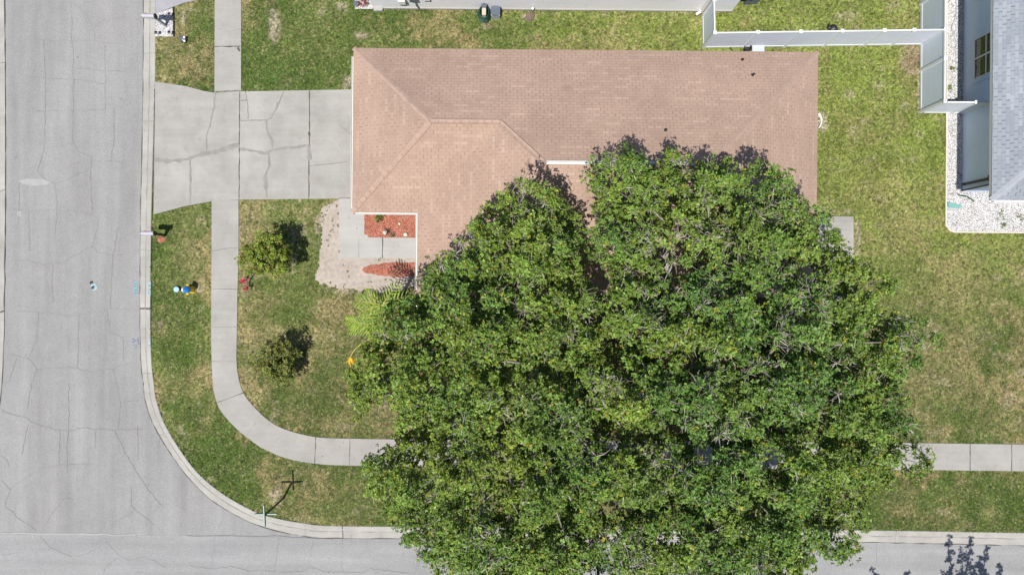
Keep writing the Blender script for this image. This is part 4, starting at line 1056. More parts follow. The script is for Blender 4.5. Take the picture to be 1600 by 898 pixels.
m = MB(); m.lathe((vx, vy, 0), [(0.10, 0), (0.10, 0.12)], 14); obj('riser', m, M['grey_plastic'], t)
m = MB(); m.lathe((vx, vy, 0.12), [(0.13, 0), (0.135, 0.02), (0.12, 0.05), (0.03, 0.055)], 16); obj('lid', m, M['pale_blue'], t)
# street name sign
sx, sy = P(443, 777.5, 0)
t = thing('street_sign', (sx, sy, 0), 'street name sign with crossed green blades on a dark pole by the curved kerb', 'street sign')
m = MB(); m.tube([(sx, sy, 0), (sx, sy, 2.1)], 0.045, 8); obj('pole', m, M['black'], t)
m = MB(); m.box((sx, sy, 2.29), (0.05, 0.05, 0.07)); obj('bracket', m, M['black'], t)
def blade(z, rz, L):
    m = MB(); c, s = math.cos(rz), math.sin(rz)
    pr = [(-L/2, -0.02), (-L/2+0.03, -0.075), (L/2-0.03, -0.075), (L/2, -0.02), (L/2, 0.06), (L/2-0.03, 0.075), (-L/2+0.03, 0.075), (-L/2, 0.06)]
    v1 = [(sx+u*c-0.02*s, sy+u*s+0.02*c, z+w) for u, w in pr]; v2 = [(sx+u*c+0.02*s, sy+u*s-0.02*c, z+w) for u, w in pr]
    m.add(v1+v2, [tuple(range(8)), tuple(range(15, 7, -1))]+[(i, 8+i, 8+(i+1)%8, (i+1)%8) for i in range(8)])
    b = obj('sign_blade', m, M['sign_green'], t)
    m = MB(); 
    for q in (-1, 1): m.add([(sx+u*c-q*0.0225*s, sy+u*s+q*0.0225*c, z+w) for u, w in ((-L/2+0.03, 0.066), (L/2-0.03, 0.066), (L/2-0.03, 0.076), (-L/2+0.03, 0.076))], [(0,1,2,3)])
    obj('border', m, M['white'], b)
blade(2.20, R(1.5), 0.98); blade(2.41, R(92.5), 0.94)

# spray-painted utility marks
def strokes(name, segs, w, m, z, label):
    mb = MB()
    for k, s in enumerate(segs): mb.ribbon(wiggle(PL(s), 0.004, 0.05), w, z+0.0007*k, 0, 0.35)
    return tag(obj(name, mb, m), label, 'paint mark', 'blue spray paint marks')
strokes('paint_mark', [[(206,440.5),(214.5,440.5)], [(206,443.7),(214.5,443.7)], [(213,447),(208.3,451),(213,455.5)], [(208.2,447),(208.5,456)], [(213.5,447.5),(209,450.5)], [(208,458),(214,459)], [(208,461.5),(213,458.5)]], 0.05, M['spray'], Z_ROAD+0.012, 'blue sprayed utility letters on the asphalt left of the kerb, level with the hydrant')
strokes('paint_mark', [[(205,528.5),(208.5,532)], [(204,534.5),(208,534)], [(208.5,532.2),(213.5,532.5)], [(213.6,528),(213.8,535),(215.5,538)], [(206,538.2),(206.4,540.3)], [(209.6,539.5),(211.6,538.6)], [(208,543),(212,542.5)]], 0.05, M['spray3'], Z_ROAD+0.012, 'grey blue sprayed letters on the asphalt left of the kerb, below the kerb gap')
def kerbpatch(px_pts, n):
    x0, y0, x1, y1 = px_pts; mb = MB()
    for k in range(n):
        t_ = k/n; yy = y0+(y1-y0)*t_
        L_ = random.uniform(0.7, 1.0)*(x1-x0)
        mb.ribbon(wiggle(PL([(x1-L_, yy+random.uniform(-.4,.4)), (x1, yy+random.uniform(-.4,.4))]), 0.004, 0.05), random.uniform(0.03, 0.06), 0.0225+0.0006*k, 0 if k % 3 else 1, 0.4)
    return mb
tag(obj('paint_mark', kerbpatch((231.5, 440, 236, 463), 12), [M['spray2'], M['spray']]), 'faded pale blue paint lettering on the kerb top, level with the hydrant', 'paint mark', 'blue spray paint marks')
tag(obj('paint_mark', kerbpatch((231, 529, 235.5, 543), 7), [M['spray2'], M['spray2']]), 'faded pale blue smudge on the kerb top, below the kerb gap', 'paint mark', 'blue spray paint marks')
mb = MB(); c_ = P(145, 448, 0)
mb.sheet([(c_[0]+(0.13+0.03*random.random())*math.cos(q), c_[1]+(0.15+0.04*random.random())*math.sin(q)) for q in np.linspace(0, 6.283, 18, endpoint=False)], Z_ROAD+0.012)
q_ = P(145.5, 446.8, 0); mb.sheet([(q_[0]+0.06*math.cos(q), q_[1]+0.05*math.sin(q)) for q in np.linspace(0, 6.283, 10, endpoint=False)], Z_ROAD+0.015, 1)
tag(obj('paint_mark', mb, [M['spray2'], M['spray']]), 'round blue paint spot in the middle of the road', 'paint mark', 'blue spray paint marks')
for (px_, py_, lab) in ((141, 441.8, 'upper black survey cap beside the blue spot on the road'), (143.2, 449.5, 'lower black survey cap beside the blue spot on the road')):
    c_ = P(px_, py_, 0); mb = MB(); mb.lathe((c_[0], c_[1], Z_ROAD+0.012), [(0.075, 0), (0.07, 0.02), (0.02, 0.03)], 10); mb.box((c_[0]+0.03, c_[1]+0.05, Z_ROAD+0.02), (0.07, 0.05, 0.02), 0.5)
    tag(obj('survey_cap', mb, M['black']), lab, 'survey cap', 'survey caps on the road')

# hose reel and storage bin
rx, ry = P(757, 24, 0)
t = thing('hose_reel', (rx, ry, 0), 'dark green garden hose wound on a reel cart against the lilac house wall', 'hose reel')
m = MB(); rr = random.Random(3)
for k in range(7):
    pts = []; a0 = rr.random()*6
    for q in np.linspace(0, 6.283, 26): pts.append((rx+(0.20+0.02*rr.random()+0.013*k)*math.cos(q+a0), ry+(0.28+0.02*rr.random()+0.016*k)*math.sin(q+a0), 0.12+0.05*(6-k)+0.02*math.sin(3*q)))
    m.tube(pts, 0.022, 6)
m.tube([(rx-0.2, ry-0.05, 0.1), (rx-0.36, ry+0.12, 0.05), (rx-0.42, ry+0.32, 0.05), (rx-0.4, ry+0.42, 0.5)], 0.02, 6)
obj('hose', m, M['dark_green'], t, True)
m = MB(); m.box((rx, ry-0.05, 0.30), (0.16, 0.34, 0.5)); m.box((rx, ry-0.08, 0.56), (0.18, 0.28, 0.03)); obj('drum', m, M['beige'], t)
m = MB(); m.box((rx, ry+0.17, 0.35), (0.26, 0.12, 0.7)); m.tube([(rx-0.13, ry+0.17, 0.65), (rx, ry+0.22, 0.8), (rx+0.13, ry+0.17, 0.65)], 0.015, 6); obj('handle', m, M['slate_plastic'], t)
bx0, by0 = P(774.5, 24.5, 0)
t = thing('storage_bin', (bx0, by0, 0), 'light grey bin with a dark slate lid, right of the hose reel', 'bin')
m = MB(); m.box((bx0, by0, 0.26), (0.38, 0.38, 0.52), 0, 0, 1.08); obj('body', m, M['grey_plastic'], t)
m = MB(); m.prism([(bx0+0.215*math.copysign(abs(math.cos(q))**0.5, math.cos(q)), by0+0.21*math.copysign(abs(math.sin(q))**0.5, math.sin(q))) for q in np.linspace(0, 6.283, 24, endpoint=False)], 0.52, 0.58); obj('lid', m, M['slate_plastic'], t)
gx, gy = P(833, 12, 0.3); gy = yw-0.08
t = thing('wall_spigot', (gx, gy, 0), 'small white outdoor tap on a pipe at the lilac wall, above a soil mound', 'tap')
m = MB(); m.tube([(gx-0.05, gy+0.02, 0.0), (gx-0.05, gy+0.02, 0.4), (gx-0.05, gy-0.08, 0.42)], 0.02, 7); obj('pipe', m, M['slate_plastic'], t)
m = MB(); m.lathe((gx-0.02, gy-0.05, 0.42), [(0.06, 0), (0.06, 0.05), (0.02, 0.07)], 10); obj('tap_head', m, M['white'], t)
m = MB(); c_ = P(829, 26, 0); m.rock((c_[0], c_[1], -0.02), 0.26, 0.4, seed=12); tag(obj('soil_mound', m, M['dirt'], None, True), 'low brown soil mound in the grass below the white tap', 'soil mound')
# plant pot + reddish plant in the small gravel bed at the top
px0, py0 = P(557, 7, 0.15)
t = thing('plant_pot', (px0, py0, 0), 'round dark blue grey plant pot at the left of the top gravel bed', 'plant pot')
m = MB(); m.lathe((px0, py0, 0.02), [(0.08, 0), (0.12, 0.22), (0.13, 0.24), (0.10, 0.245)], 14); obj('pot', m, M['slate_plastic'], t)
# dark storage bin behind the fence
c_ = P(1172, 5, 0)
t = thing('storage_bin', (c_[0], c_[1], 0), 'dark slate storage box in the grass right of the lilac house end', 'bin')
m = MB(); m.box((c_[0]-0.02, c_[1]+0.22, 0.3), (0.62, 0.6, 0.6), 0.08); obj('body', m, M['slate_plastic'], t)
m = MB(); m.box((c_[0]-0.02, c_[1]+0.22, 0.62), (0.66, 0.64, 0.05), 0.08); obj('lid', m, M['black'], t)
# black bag at the fence
c_ = P(1300, 51.5, 0)
fy = fa_[1]+(fb_[1]-fa_[1])*(c_[0]-fa_[0])/(fb_[0]-fa_[0])
m = MB(); bxx = P(1302, 46, 0.2)[0]; fy += 0.62; m.rock((bxx+0.03, fy+0.14, 0.12), 0.17, 0.75, seed=4); m.rock((bxx-0.12, fy+0.17, 0.10), 0.12, 0.8, seed=9); m.tube([(bxx-0.14, fy+0.18, 0.12), (bxx-0.2, fy+0.33, 0.2)], [0.07, 0.01], 6); m.rock((bxx+0.17, fy+0.1, 0.08), 0.10, 0.7, seed=10)
tag(obj('plastic_bag', m, M['black']), 'crumpled black bag lying in the grass behind the long white fence', 'bag')
# things in the slot between fence and tan house
c_ = P(1167.5, 76, 0.1); m = MB(); m.lathe((c_[0], c_[1]+0.0, 0), [(0.16, 0), (0.18, 0.25), (0.17, 0.26), (0.14, 0.24), (0.13, 0.1)], 16)
tag(obj('plastic_tub', m, M['black']), 'round black tub between the long fence and the tan roof edge', 'tub')
c_ = P(1158, 78, 0.1); m = MB(); m.tube([(c_[0]-0.45, c_[1]+0.25, 0.08), (c_[0]-0.47, c_[1]+0.1, 0.06), (c_[0]-0.3, c_[1]-0.12, 0.04), (c_[0]+0.1, c_[1]-0.1, 0.04), (c_[0]+0.15, c_[1]+0.0, 0.05)], 0.035, 7)
tag(obj('hose', m, M['black'], None, True), 'short black hose end in the grass left of the round black tub', 'hose')
c_ = P(1184, 77, 0.0); m = MB(); m.prism(PL([(1174,70),(1193,70),(1193,97),(1174,97)]), -0.05, 0.12)
tag(obj('equipment_pad', m, M['pad']), 'pale flat equipment pad right of the round black tub', 'pad')
# white curved edging at the east wall
m = MB(); pts = [P(1279.5+4.2*math.sin(math.pi*k/10), 177+23*k/10, 0.1) for k in range(11)]
m.tube([(p[0], p[1], 0.12) for p in pts], 0.03, 6); m.tube([(p[0], p[1], 0.04) for p in pts], 0.03, 6)
tag(obj('curved_edging', m, M['white']), 'white curved edging around the bare spot at the right side of the tan roofed house', 'edging')
# splash block and hose at the blue grey house
m = MB(); q = PL([(1479.5,316),(1484,316.5),(1499,320.5),(1499.5,325.5),(1480,324.5)]); m.prism(q, 0.01, 0.09); tag(obj('splash_block', m, M['teal']), 'flat teal splash block on the white gravel at the bed corner', 'splash block')
hx_, hy_ = P(1500, 306, 0)
m = MB(); m.tube([PZ(1496,303,0.06), PZ(1502,306,0.07), PZ(1510,306.5,0.06), PZ(1517,311,0.05), PZ(1522,315,0.04)], 0.028, 7); tag(obj('hose', m, M['dark_green'], None, True), 'dark green hose piece on the gravel at the corner of the blue grey wall', 'hose')
m = MB(); m.tube([PZ(1503,308,0.04), PZ(1520,307.5,0.05), PZ(1541,306.8,0.05)], 0.03, 7)
m = MB(); hs = [PZ(1492,-10,0.04), PZ(1494,10,0.05), PZ(1493,27,0.04), PZ(1487.5,42,0.05), PZ(1489,55,0.04), PZ(1494,65,0.05), PZ(1493.5,80,0.04), PZ(1494,110,0.03)]
m.tube([tuple(q) for q in smooth(hs, 5)], 0.018, 6); tag(obj('cable', m, M['grey_plastic'], None, True), 'thin grey cable winding over the white gravel beside the fence', 'cable')
# white stones in the mulch bed
for k, (px_, py_, r_, lab) in enumerate(((601.5, 362.5, 0.115, 'largest white stone, beside the dark spiky plant in the mulch bed'), (634, 366.5, 0.10, 'white stone at the front right of the mulch bed'), (624, 349.5, 0.065, 'smallest white stone, in the middle right of the mulch bed'))):
    c_ = P(px_, py_, 0.1); m = MB(); m.rock((c_[0], c_[1], 0.10), r_, 0.7, seed=20+k); tag(obj('stone', m, M['stone'], None, True), lab, 'stone', 'white stones in the mulch bed')

# ------------------------------------------------------------------ foliage
LEAFMAT = M['leaf']
def foliage(centers, radii, nleaf, L, W, base, var, tips, upw=0.55, squash=0.75, clump_tint=None, tip_p=0.06):
    """leaf faces on the shells of many leaf clumps; returns V, C"""
    n = len(centers); k = np.asarray(nleaf, int)
    ros = 7                                  # leaves sit in small rosettes at twig tips
    kr = np.maximum(1, k//ros); cr_ = np.repeat(np.arange(n), kr); mr = len(cr_)
    rd = unit(rng.normal(size=(mr, 3)) + np.array((0, 0, upw)))
    rp = centers[cr_] + rd*(radii[cr_]*rng.uniform(0.35, 1.15, mr))[:, None]*np.array((1, 1, squash))
    ri = np.repeat(np.arange(mr), ros); ci = cr_[ri]; m = len(ci); dirs = rd[ri]
    ax = unit(rd + np.array((0, 0, 0.7)) + rng.normal(size=(mr, 3))*0.45)[ri]
    out = rng.normal(size=(m, 3)); out = unit(out - ax*np.sum(out*ax, -1, keepdims=True))
    dv = unit(out + ax*rng.uniform(0.0, 0.7, (m, 1)))
    pos = rp[ri] + out*0.006 - ax*rng.uniform(0, 0.35*L, (m, 1))
    nr = unit(ax - dv*0.3 + rng.normal(size=(m, 3))*0.35)
    rtint = rng.uniform(0.72, 1.3, mr)[ri][:, None]; rtip = rng.random(mr)[ri] < tip_p*1.2
    Ls = L*rng.uniform(0.65, 1.3, m); Ws = W*rng.uniform(0.7, 1.25, m)
    V = leaf_quads(pos, nr, dv, Ls, Ws)
    ct = rng.uniform(0.8, 1.2, (n, 1))*np.ones((1, 3)) if clump_tint is None else clump_tint
    C = np.array(base)[None]*ct[ci]*rtint*rng.uniform(1-var, 1+var, (m, 1))*rng.uniform(0.9, 1.12, (m, 3))
    tp = rtip & (rng.random(m) < 0.75) | (rng.random(m) < tip_p*0.4)
    tc = np.array(tips)[rng.integers(0, len(tips), m)]
    C = np.where(tp[:, None], tc*rng.uniform(0.7, 1.2, (m, 1)), C)
    return V, C
def skeleton(base, top, centers, seed, r0):
    """branches from a trunk to every clump; returns list of (pts, radii)"""
    rr = np.random.default_rng(seed)
    nodes = [np.array(base, float)]; parent = [-1]; path = [0.0]
    lean = np.array(top)-np.array(base)
    for k in range(1, 5):
        nodes.append(np.array(base)+lean*k/4+rr.normal(0, 0.04, 3)*(k < 4)); parent.append(len(nodes)-2); path.append(path[-1]+np.linalg.norm(lean)/4)
    order = np.argsort(np.linalg.norm((centers-np.array(top))*np.array((1, 1, 0.6)), axis=1))
    leaf_nodes = []
    A = np.array(nodes); Pth = np.array(path)
    for ci in order:
        c = centers[ci]
        dd = np.linalg.norm(A-c, axis=1)
        cost = dd*1.0 + 0.42*Pth + 1.2*np.maximum(0, A[:, 2]-c[2]+0.1)
        cost[:4] += 3
        j = int(np.argmin(cost)); seg = c-A[j]; L = np.linalg.norm(seg)
        st = max(1, int(L/0.55)); prev = j; newn = []; newp = []
        for k in range(1, st+1):
            t = k/st; q = A[j]+seg*t + np.array((0, 0, -0.10*L*math.sin(math.pi*t))) + (rr.normal(0, 0.06, 3) if k < st else 0)
            nodes.append(q); parent.append(prev); path.append(path[prev]+L/st); prev = len(nodes)-1; newn.append(q); newp.append(path[-1])
        A = np.vstack([A, np.array(newn)]); Pth = np.concatenate([Pth, newp]); leaf_nodes.append(prev)
    n = len(nodes); w = np.zeros(n)
    for l in leaf_nodes: w[l] += 1
    for i in range(n-1, 0, -1): w[parent[i]] += w[i]
    rad = r0*(w/w[0])**0.46
    rad = np.maximum(rad, 0.013)
    return A, parent, rad
def sk_mesh(A, parent, rad, mb, sides_of=lambda r: 8 if r > 0.1 else (5 if r > 0.03 else 3)):
    for i in range(1, len(A)):
        p = parent[i]; r1 = min(rad[p], rad[i]*1.35)
        mb.tube([A[p], A[i]], [r1, rad[i]], sides_of(rad[i]), cap=False)

# --- the two big oaks: crown outline
crown_px = [(556,600),(562,560),(578,520),(592,490),(606,462),(640,462),(655,430),(664,395),(700,392),(734,350),(764,322),(788,288),(820,272),(850,286),(868,306),(886,326),(906,348),(917,372),(923,350),(916,330),(920,300),(922,268),(942,236),(972,232),(990,240),(1012,252),(1040,240),(1066,250),(1092,244),(1120,262),(1160,256),(1176,270),(1202,288),(1232,300),(1262,318),(1276,312),(1290,345),(1294,388),(1340,410),(1372,420),(1378,448),(1356,468),(1396,492),(1430,500),(1434,530),(1404,556),(1412,584),(1386,608),(1392,650),(1402,684),(1412,712),(1392,736),(1376,764),(1328,772),(1304,806),(1308,846),(1278,868),(1240,930),(1200,960),(1100,965),(980,960),(860,965),(760,955),(700,915),(664,880),(640,846),(634,818),(598,800),(578,770),(572,735),(560,706),(590,690),(612,666),(600,648),(570,636)]
ZC = 6.0
crown = PL(crown_px, ZC)
gaps = [(958,532,17,12,1.0),(928,430,12,22,1.0),(690,680,22,8,0.35),(930,655,30,10,0.45),(760,480,16,14,0.5),(1010,650,36,12,0.35),(1165,470,14,12,0.5),(800,740,30,9,0.25),(870,600,16,10,0.2),(1085,560,20,14,0.3),(985,770,40,16,0.45),(1190,670,30,12,0.2),(620,560,14,18,0.3),(1245,440,20,14,0.5),(905,500,26,10,0.6),(1040,420,18,26,0.4)]
step = 0.40
cr = np.array(crown); lo, hi = cr.min(0), cr.max(0)
gx_, gy_ = np.meshgrid(np.arange(lo[0]-0.3, hi[0]+0.3, step), np.arange(lo[1]-0.3, hi[1]+0.3, step))
gx_ = (gx_+rng.uniform(-0.18, 0.18, gx_.shape)).ravel(); gy_ = (gy_+rng.uniform(-0.18, 0.18, gy_.shape)).ravel()
dist = dist_poly(gx_, gy_, crown); ins_ = inside(gx_, gy_, crown); sd_ = np.where(ins_, dist, -dist)
keep = sd_ > 0.10 + 0.50*(fbm(gx_, gy_, 0.8, 700, 3)-0.5)*2
gx_, gy_, sd_ = gx_[keep], gy_[keep], np.maximum(sd_[keep], 0)
w1, w2 = worley(gx_+0.5*(fbm(gx_, gy_, 1.5, 5)-0.5), gy_+0.5*(fbm(gx_, gy_, 1.5, 9)-0.5), 2.5, 77)
border = w2-w1
v1, v2 = worley(gx_, gy_, 1.05, 177)
top = 4.9 + 2.9*(1-np.exp(-sd_/2.4)) + 1.9*np.clip(border/1.4, 0, 1)**0.7 - 0.4 + 1.35*np.clip((v2-v1)/0.5, 0, 1)**0.8 - 0.2 + 0.5*(fbm(gx_, gy_, 4.5, 33)-0.5)*2
# the northern fringe overhangs the roof and stands higher
top = top + 0.5*np.clip((gy_-1.5)/4, 0, 1)
gapv = np.zeros_like(top)
for a in gaps:
    cx_, cy_ = P(a[0], a[1], 6.5); gapv = np.maximum(gapv, a[4]*np.exp(-(((gx_-cx_)/(a[2]/42*1.5))**2+((gy_-cy_)/(a[3]/42*1.5))**2)**1.5))
prob = 1 - np.clip(gapv*1.5, 0, 1) - 0.25*np.clip(1-border/0.4, 0, 1)*(fbm(gx_, gy_, 2.0, 55)>0.45) 
keep = rng.random(len(top)) < prob
top = top - 1.6*np.clip(gapv, 0, 1)
# lower storey of clumps inside the crown
lowk = (rng.random(len(top)) < 1.1*(1-np.clip(gapv*2.0, 0, 1))) & (sd_ > 0.45)
up = np.stack([gx_[keep], gy_[keep], top[keep]], -1); lowc = np.stack([gx_[lowk]+0.2, gy_[lowk]+0.15, top[lowk]-rng.uniform(1.0, 2.0, lowk.sum())], -1)
up_sd = sd_[keep]
l2 = (rng.random(len(top)) < 0.35*(1-np.clip(gapv*2.0, 0, 1))) & (sd_ > 0.5)
low2 = np.stack([gx_[l2]-0.2, gy_[l2]-0.1, top[l2]-rng.uniform(0.5, 1.6, l2.sum())], -1)
cent = np.vstack([up, lowc, low2]); isup = np.r_[np.ones(len(up), bool), np.zeros(len(lowc)+len(low2), bool)]
divide = [P(908, 372, ZC), P(930, 430, ZC), P(955, 535, ZC), P(990, 640, ZC), P(1040, 760, ZC), P(1070, 980, ZC)]
dvx = np.interp(-cent[:, 1], [-q[1] for q in divide], [q[0] for q in divide])
west = cent[:, 0] < dvx
def oak(sel, base, fork, label, yellow, seed):
    c = cent[sel]; up_ = isup[sel]; n = len(c)
    t = thing('oak_tree', (base[0], base[1], 0), label, 'tree', 'large oaks over the corner lawn')
    A, par, rad = skeleton((base[0], base[1], -0.1), fork, c, seed, 0.42)
    mb = MB(); sk_mesh(A, par, rad, mb)
    obj('trunk', mb, M['bark'], t, True)
    lift = fbm(c[:, 0], c[:, 1], 1.6, 300+seed, 3); bare_c = (fbm(c[:, 0], c[:, 1], 0.9, 500+seed, 3) > 0.63) & up_
    rad_c = rng.uniform(0.24, 0.42, n); nl = np.where(up_, 235, 190)*(rad_c/0.34)**1.6*rng.uniform(0.8, 1.15, n); nl = np.where(bare_c, nl*0.38, nl)
    ylw = np.clip(fbm(c[:, 0], c[:, 1], 1.9, 800+seed, 3)*1.6-0.55 + yellow, 0, 1)
    g0 = np.array((0.088, 0.175, 0.028)); g1 = np.array((0.235, 0.32, 0.036)); g2 = np.array((0.12, 0.17, 0.08))
    ct = (g0*(1-ylw[:, None]) + g1*ylw[:, None]*0.8 + 0.2*g2)*rng.uniform(0.82, 1.2, (n, 1))
    V, C = foliage(c, rad_c, nl.astype(int), 0.10, 0.060, (1, 1, 1), 0.30, [(0.36, 0.36, 0.03), (0.30, 0.36, 0.035), (0.38, 0.28, 0.04), (0.24, 0.33, 0.04)], 0.6, 0.8, ct, 0.03+0.04*yellow)
    # ragged sprays on the rim
    quads_mesh('crown', V, C, LEAFMAT, t)
    # pale twigs showing through
    k = np.where(bare_c, 12, np.where(up_, 4, 1)); ci = np.repeat(np.arange(n), k); m = len(ci)
    d = unit(rng.normal(size=(m, 3))*np.array((1, 1, 0.55))+np.array((0, 0, 0.55))); s = c[ci]-np.array((0, 0, 0.12))
    e = s + d*(rad_c[ci]*rng.uniform(0.9, 1.45, m))[:, None]; md = (s+e)/2 + rng.normal(size=(m, 3))*0.05
    r = rng.uniform(0.006, 0.014, m)
    def strip(p, q, ra, rb):
        ax = unit(q-p); u = unit(np.cross(ax, np.array((0.3, 0.2, 1.0)))); w = np.cross(ax, u); out = []
        for a0, a1 in ((0, 2.094), (2.094, 4.189), (4.189, 6.283)):
            f = lambda pp, rr_, aa: pp+rr_[:, None]*(math.cos(aa)*u+math.sin(aa)*w)
            out.append(np.stack([f(p, ra, a0), f(p, ra, a1), f(q, rb, a1), f(q, rb, a0)], 1))
        return np.concatenate(out)
    Vt = np.concatenate([strip(s, md, r*1.2, r), strip(md, e, r, r*0.5)])
    tc = np.array((0.40, 0.365, 0.32))*rng.uniform(0.6, 1.3, (len(Vt), 1))
    o = quads_mesh('twigs', Vt, tc, M['twigmat'], t); o['kind'] = 'stuff'
    return t
M['twigmat'] = tint_mat('twig_bark', 0.85, 0, 0.3)
wb = P(838, 590, 0); eb = P(1110, 575, 0)
oak(west, wb, (wb[0]+0.15, wb[1]+0.1, 2.5), 'spreading oak with yellow-tipped leaves, the western of the two joined crowns', 0.28, 5)
oak(~west, eb, (eb[0]-0.1, eb[1]+0.2, 2.7), 'spreading darker green oak over the right half of the tan roof, the eastern crown', 0.06, 9)

# --- two young ornamental trees on the front lawn
def small_tree(base, h, r, n, label, seed, base_col, tips, tip_p, flat=0.62):
    rr = np.random.default_rng(seed); c = []
    while len(c) < n:
        q = rr.uniform(-1, 1, 3)
        l = np.linalg.norm(q)
        if l > 1 or l < 0.35: continue
        lob = 0.78+0.32*math.sin(3*math.atan2(q[1], q[0])+seed)*abs(q[0])+0.1*rr.normal()
        c.append((base[0]+q[0]*r*lob, base[1]+q[1]*r*lob, h-r*0.9+q[2]*r*flat))
    c = np.array(c)
    t = thing('ornamental_tree', (base[0], base[1], 0), label, 'small tree', 'small trees on the front lawn')
    A, par, rad = skeleton((base[0], base[1], -0.05), (base[0]+0.05, base[1], 0.55), c, seed, 0.07)
    mb = MB(); sk_mesh(A, par, rad, mb); obj('trunk', mb, M['bark'], t, True)
    ct = rng.uniform(0.75, 1.3, (n, 1))*np.array(base_col)
    V, C = foliage(c, rng.uniform(0.13, 0.22, n), rng.integers(60, 95, n), 0.085, 0.046, (1, 1, 1), 0.3, tips, 0.5, 0.9, ct, tip_p)
    quads_mesh('crown', V, C, LEAFMAT, t); return t
s1 = P(437, 399, 0); small_tree(s1, 2.75, 1.30, 210, 'small bushy tree with reddish shoots, the upper one on the front lawn', 41, (0.20, 0.265, 0.04), [(0.30, 0.17, 0.07), (0.33, 0.34, 0.04), (0.28, 0.13, 0.08)], 0.09)
s2 = P(448, 562, 0); small_tree(s2, 2.3, 1.12, 160, 'small grey green bushy tree, the lower one on the front lawn', 43, (0.18, 0.21, 0.05), [(0.25, 0.22, 0.07), (0.22, 0.12, 0.07)], 0.05)

# --- red flowering plant beside the sidewalk
fx, fy2 = P(388, 443, 0)
t = thing('flowering_plant', (fx, fy2, 0), 'low plant with bright crimson flower heads beside the sidewalk', 'plant')
stems = MB(); hd = []
for px_, py_ in ((380, 439), (384, 450.5), (382, 438), (386, 448), (394, 420), (388, 436), (399, 418), (377, 441)):
    q = PZ(px_, py_, 0.42); hd.append(q); stems.tube([(fx+random.uniform(-.05,.05), fy2, 0), ((fx+q[0])/2, (fy2+q[1])/2, 0.3), q], [0.012, 0.01, 0.006], 5)
obj('stem', stems, M['twig'], t)
hd = np.array(hd); V, C = foliage(hd, np.array([0.13,0.14,0.08,0.08,0.10,0.06,0.09,0.08]), np.array([80,80,30,26,34,12,26,30]), 0.06, 0.045, (0.50, 0.025, 0.085), 0.35, [(0.6, 0.12, 0.14)], 0.8, 0.7, None, 0.1)
quads_mesh('flower_heads', V, C, LEAFMAT, t)
V, C = foliage(np.array([(fx, fy2, 0.15), (fx-0.1, fy2+0.1, 0.2)]), np.array([0.16, 0.12]), np.array([40, 30]), 0.06, 0.03, (0.09, 0.07, 0.035), 0.3, [(0.2, 0.1, 0.05)], 0.5, 0.8)
quads_mesh('leaves', V, C, LEAFMAT, t)

lx = rng.uniform(-9, 20, 5200); ly = rng.uniform(-13.5, 6, 5200)
dl = np.minimum(np.hypot((lx-1)/1.0, (ly+5)/1.0), np.hypot((lx-9.5), (ly+4.5)))
kp = (rng.random(5200) < 0.5*np.exp(-np.maximum(dl-4, 0)/3.2)) & ~inside(lx, ly, [(e_[0]-0.6, e_[1]) for e_ in edge])
lx, ly = lx[kp], ly[kp]; lz = np.where(inside(lx, ly, road_poly), Z_ROAD+0.02, 0.045)
nl_ = len(lx); nr = unit(np.c_[rng.normal(0, .25, (nl_, 2)), np.ones(nl_)]); dv = unit(np.c_[rng.normal(size=(nl_, 2)), np.zeros(nl_)])
V = leaf_quads(np.c_[lx, ly, lz], nr, dv, rng.uniform(0.05, 0.09, nl_), rng.uniform(0.025, 0.04, nl_))
quads_mesh('leaf_litter', V, np.array((0.26, 0.17, 0.09))*rng.uniform(0.5, 1.5, (nl_, 1)), M['grass'], kind='stuff')

# --- palm poking out from under the western oak
def palm(base, zc, nf, Lf, label, seed, azs=None):
    rr = random.Random(seed); t = thing('palm', (base[0], base[1], 0), label, 'palm')
    tr = MB(); tr.tube([(base[0], base[1], -0.05), (base[0]-0.03, base[1], zc*0.5), (base[0], base[1], zc)], [0.11, 0.08, 0.07], 9); obj('trunk', tr, M['bark'], t, True)
    azs = azs or [6.283*k/nf+rr.uniform(-.15, .15) for k in range(nf)]
    for k, az in enumerate(azs):
        L = Lf*rr.uniform(0.85, 1.1); rise = rr.uniform(0.15, 0.5); d = np.array((math.cos(az), math.sin(az), 0)); s = np.array((-d[1], d[0], 0))
        pts = []; 
        for q in np.linspace(0, 1, 16): pts.append(np.array((base[0], base[1], zc))+d*L*q+np.array((0, 0, L*(rise*math.sin(q*2.0)-0.55*q**2.4))))
        Vq = []; cq = []
        for i in range(1, 15, 2 if Lf < 1.5 else 1):
            for sg in (-1, 1):
                for sub in (0,):
                    p = pts[i]*(1-sub)+pts[i+1]*sub; ll = 0.42*math.sin(math.pi*(0.12+0.86*(i+sub)/16))**0.7
                    fd = unit(s*sg*0.9+d*0.75+np.array((0, 0, 0.25+rr.uniform(-.1, .1)))); wv = unit(np.cross(fd, (0, 0, 1)))*0.027
                    m_ = p+fd*ll*0.55+np.array((0, 0, 0.02)); e = p+fd*ll-np.array((0, 0, 0.13*ll+0.02))
                    Vq.append([p-wv*0.5, m_-wv, m_+wv, p+wv*0.5]); Vq.append([m_-wv, e-wv*0.1, e+wv*0.1, m_+wv])
                    c = np.array((0.20, 0.30, 0.030))*rr.uniform(0.65, 1.3); cq += [c, c*1.05]
        f = quads_mesh('frond', np.array(Vq), np.array(cq), LEAFMAT, t)
        m = MB(); m.tube(pts, [0.018]*4+[0.012]*6+[0.006]*6, 4); obj('rachis', m, M['stalk'], f)
    return t
M['stalk'] = mat('yellow_green_stalk', (0.50, 0.44, 0.13), 0.6, ((5, 0.15),))
M['flower_yellow'] = mat('yellow_blossom', (0.72, 0.46, 0.03), 0.7, ((12, 0.2),))
ZP = 3.1
pc = P(628, 503, 0)
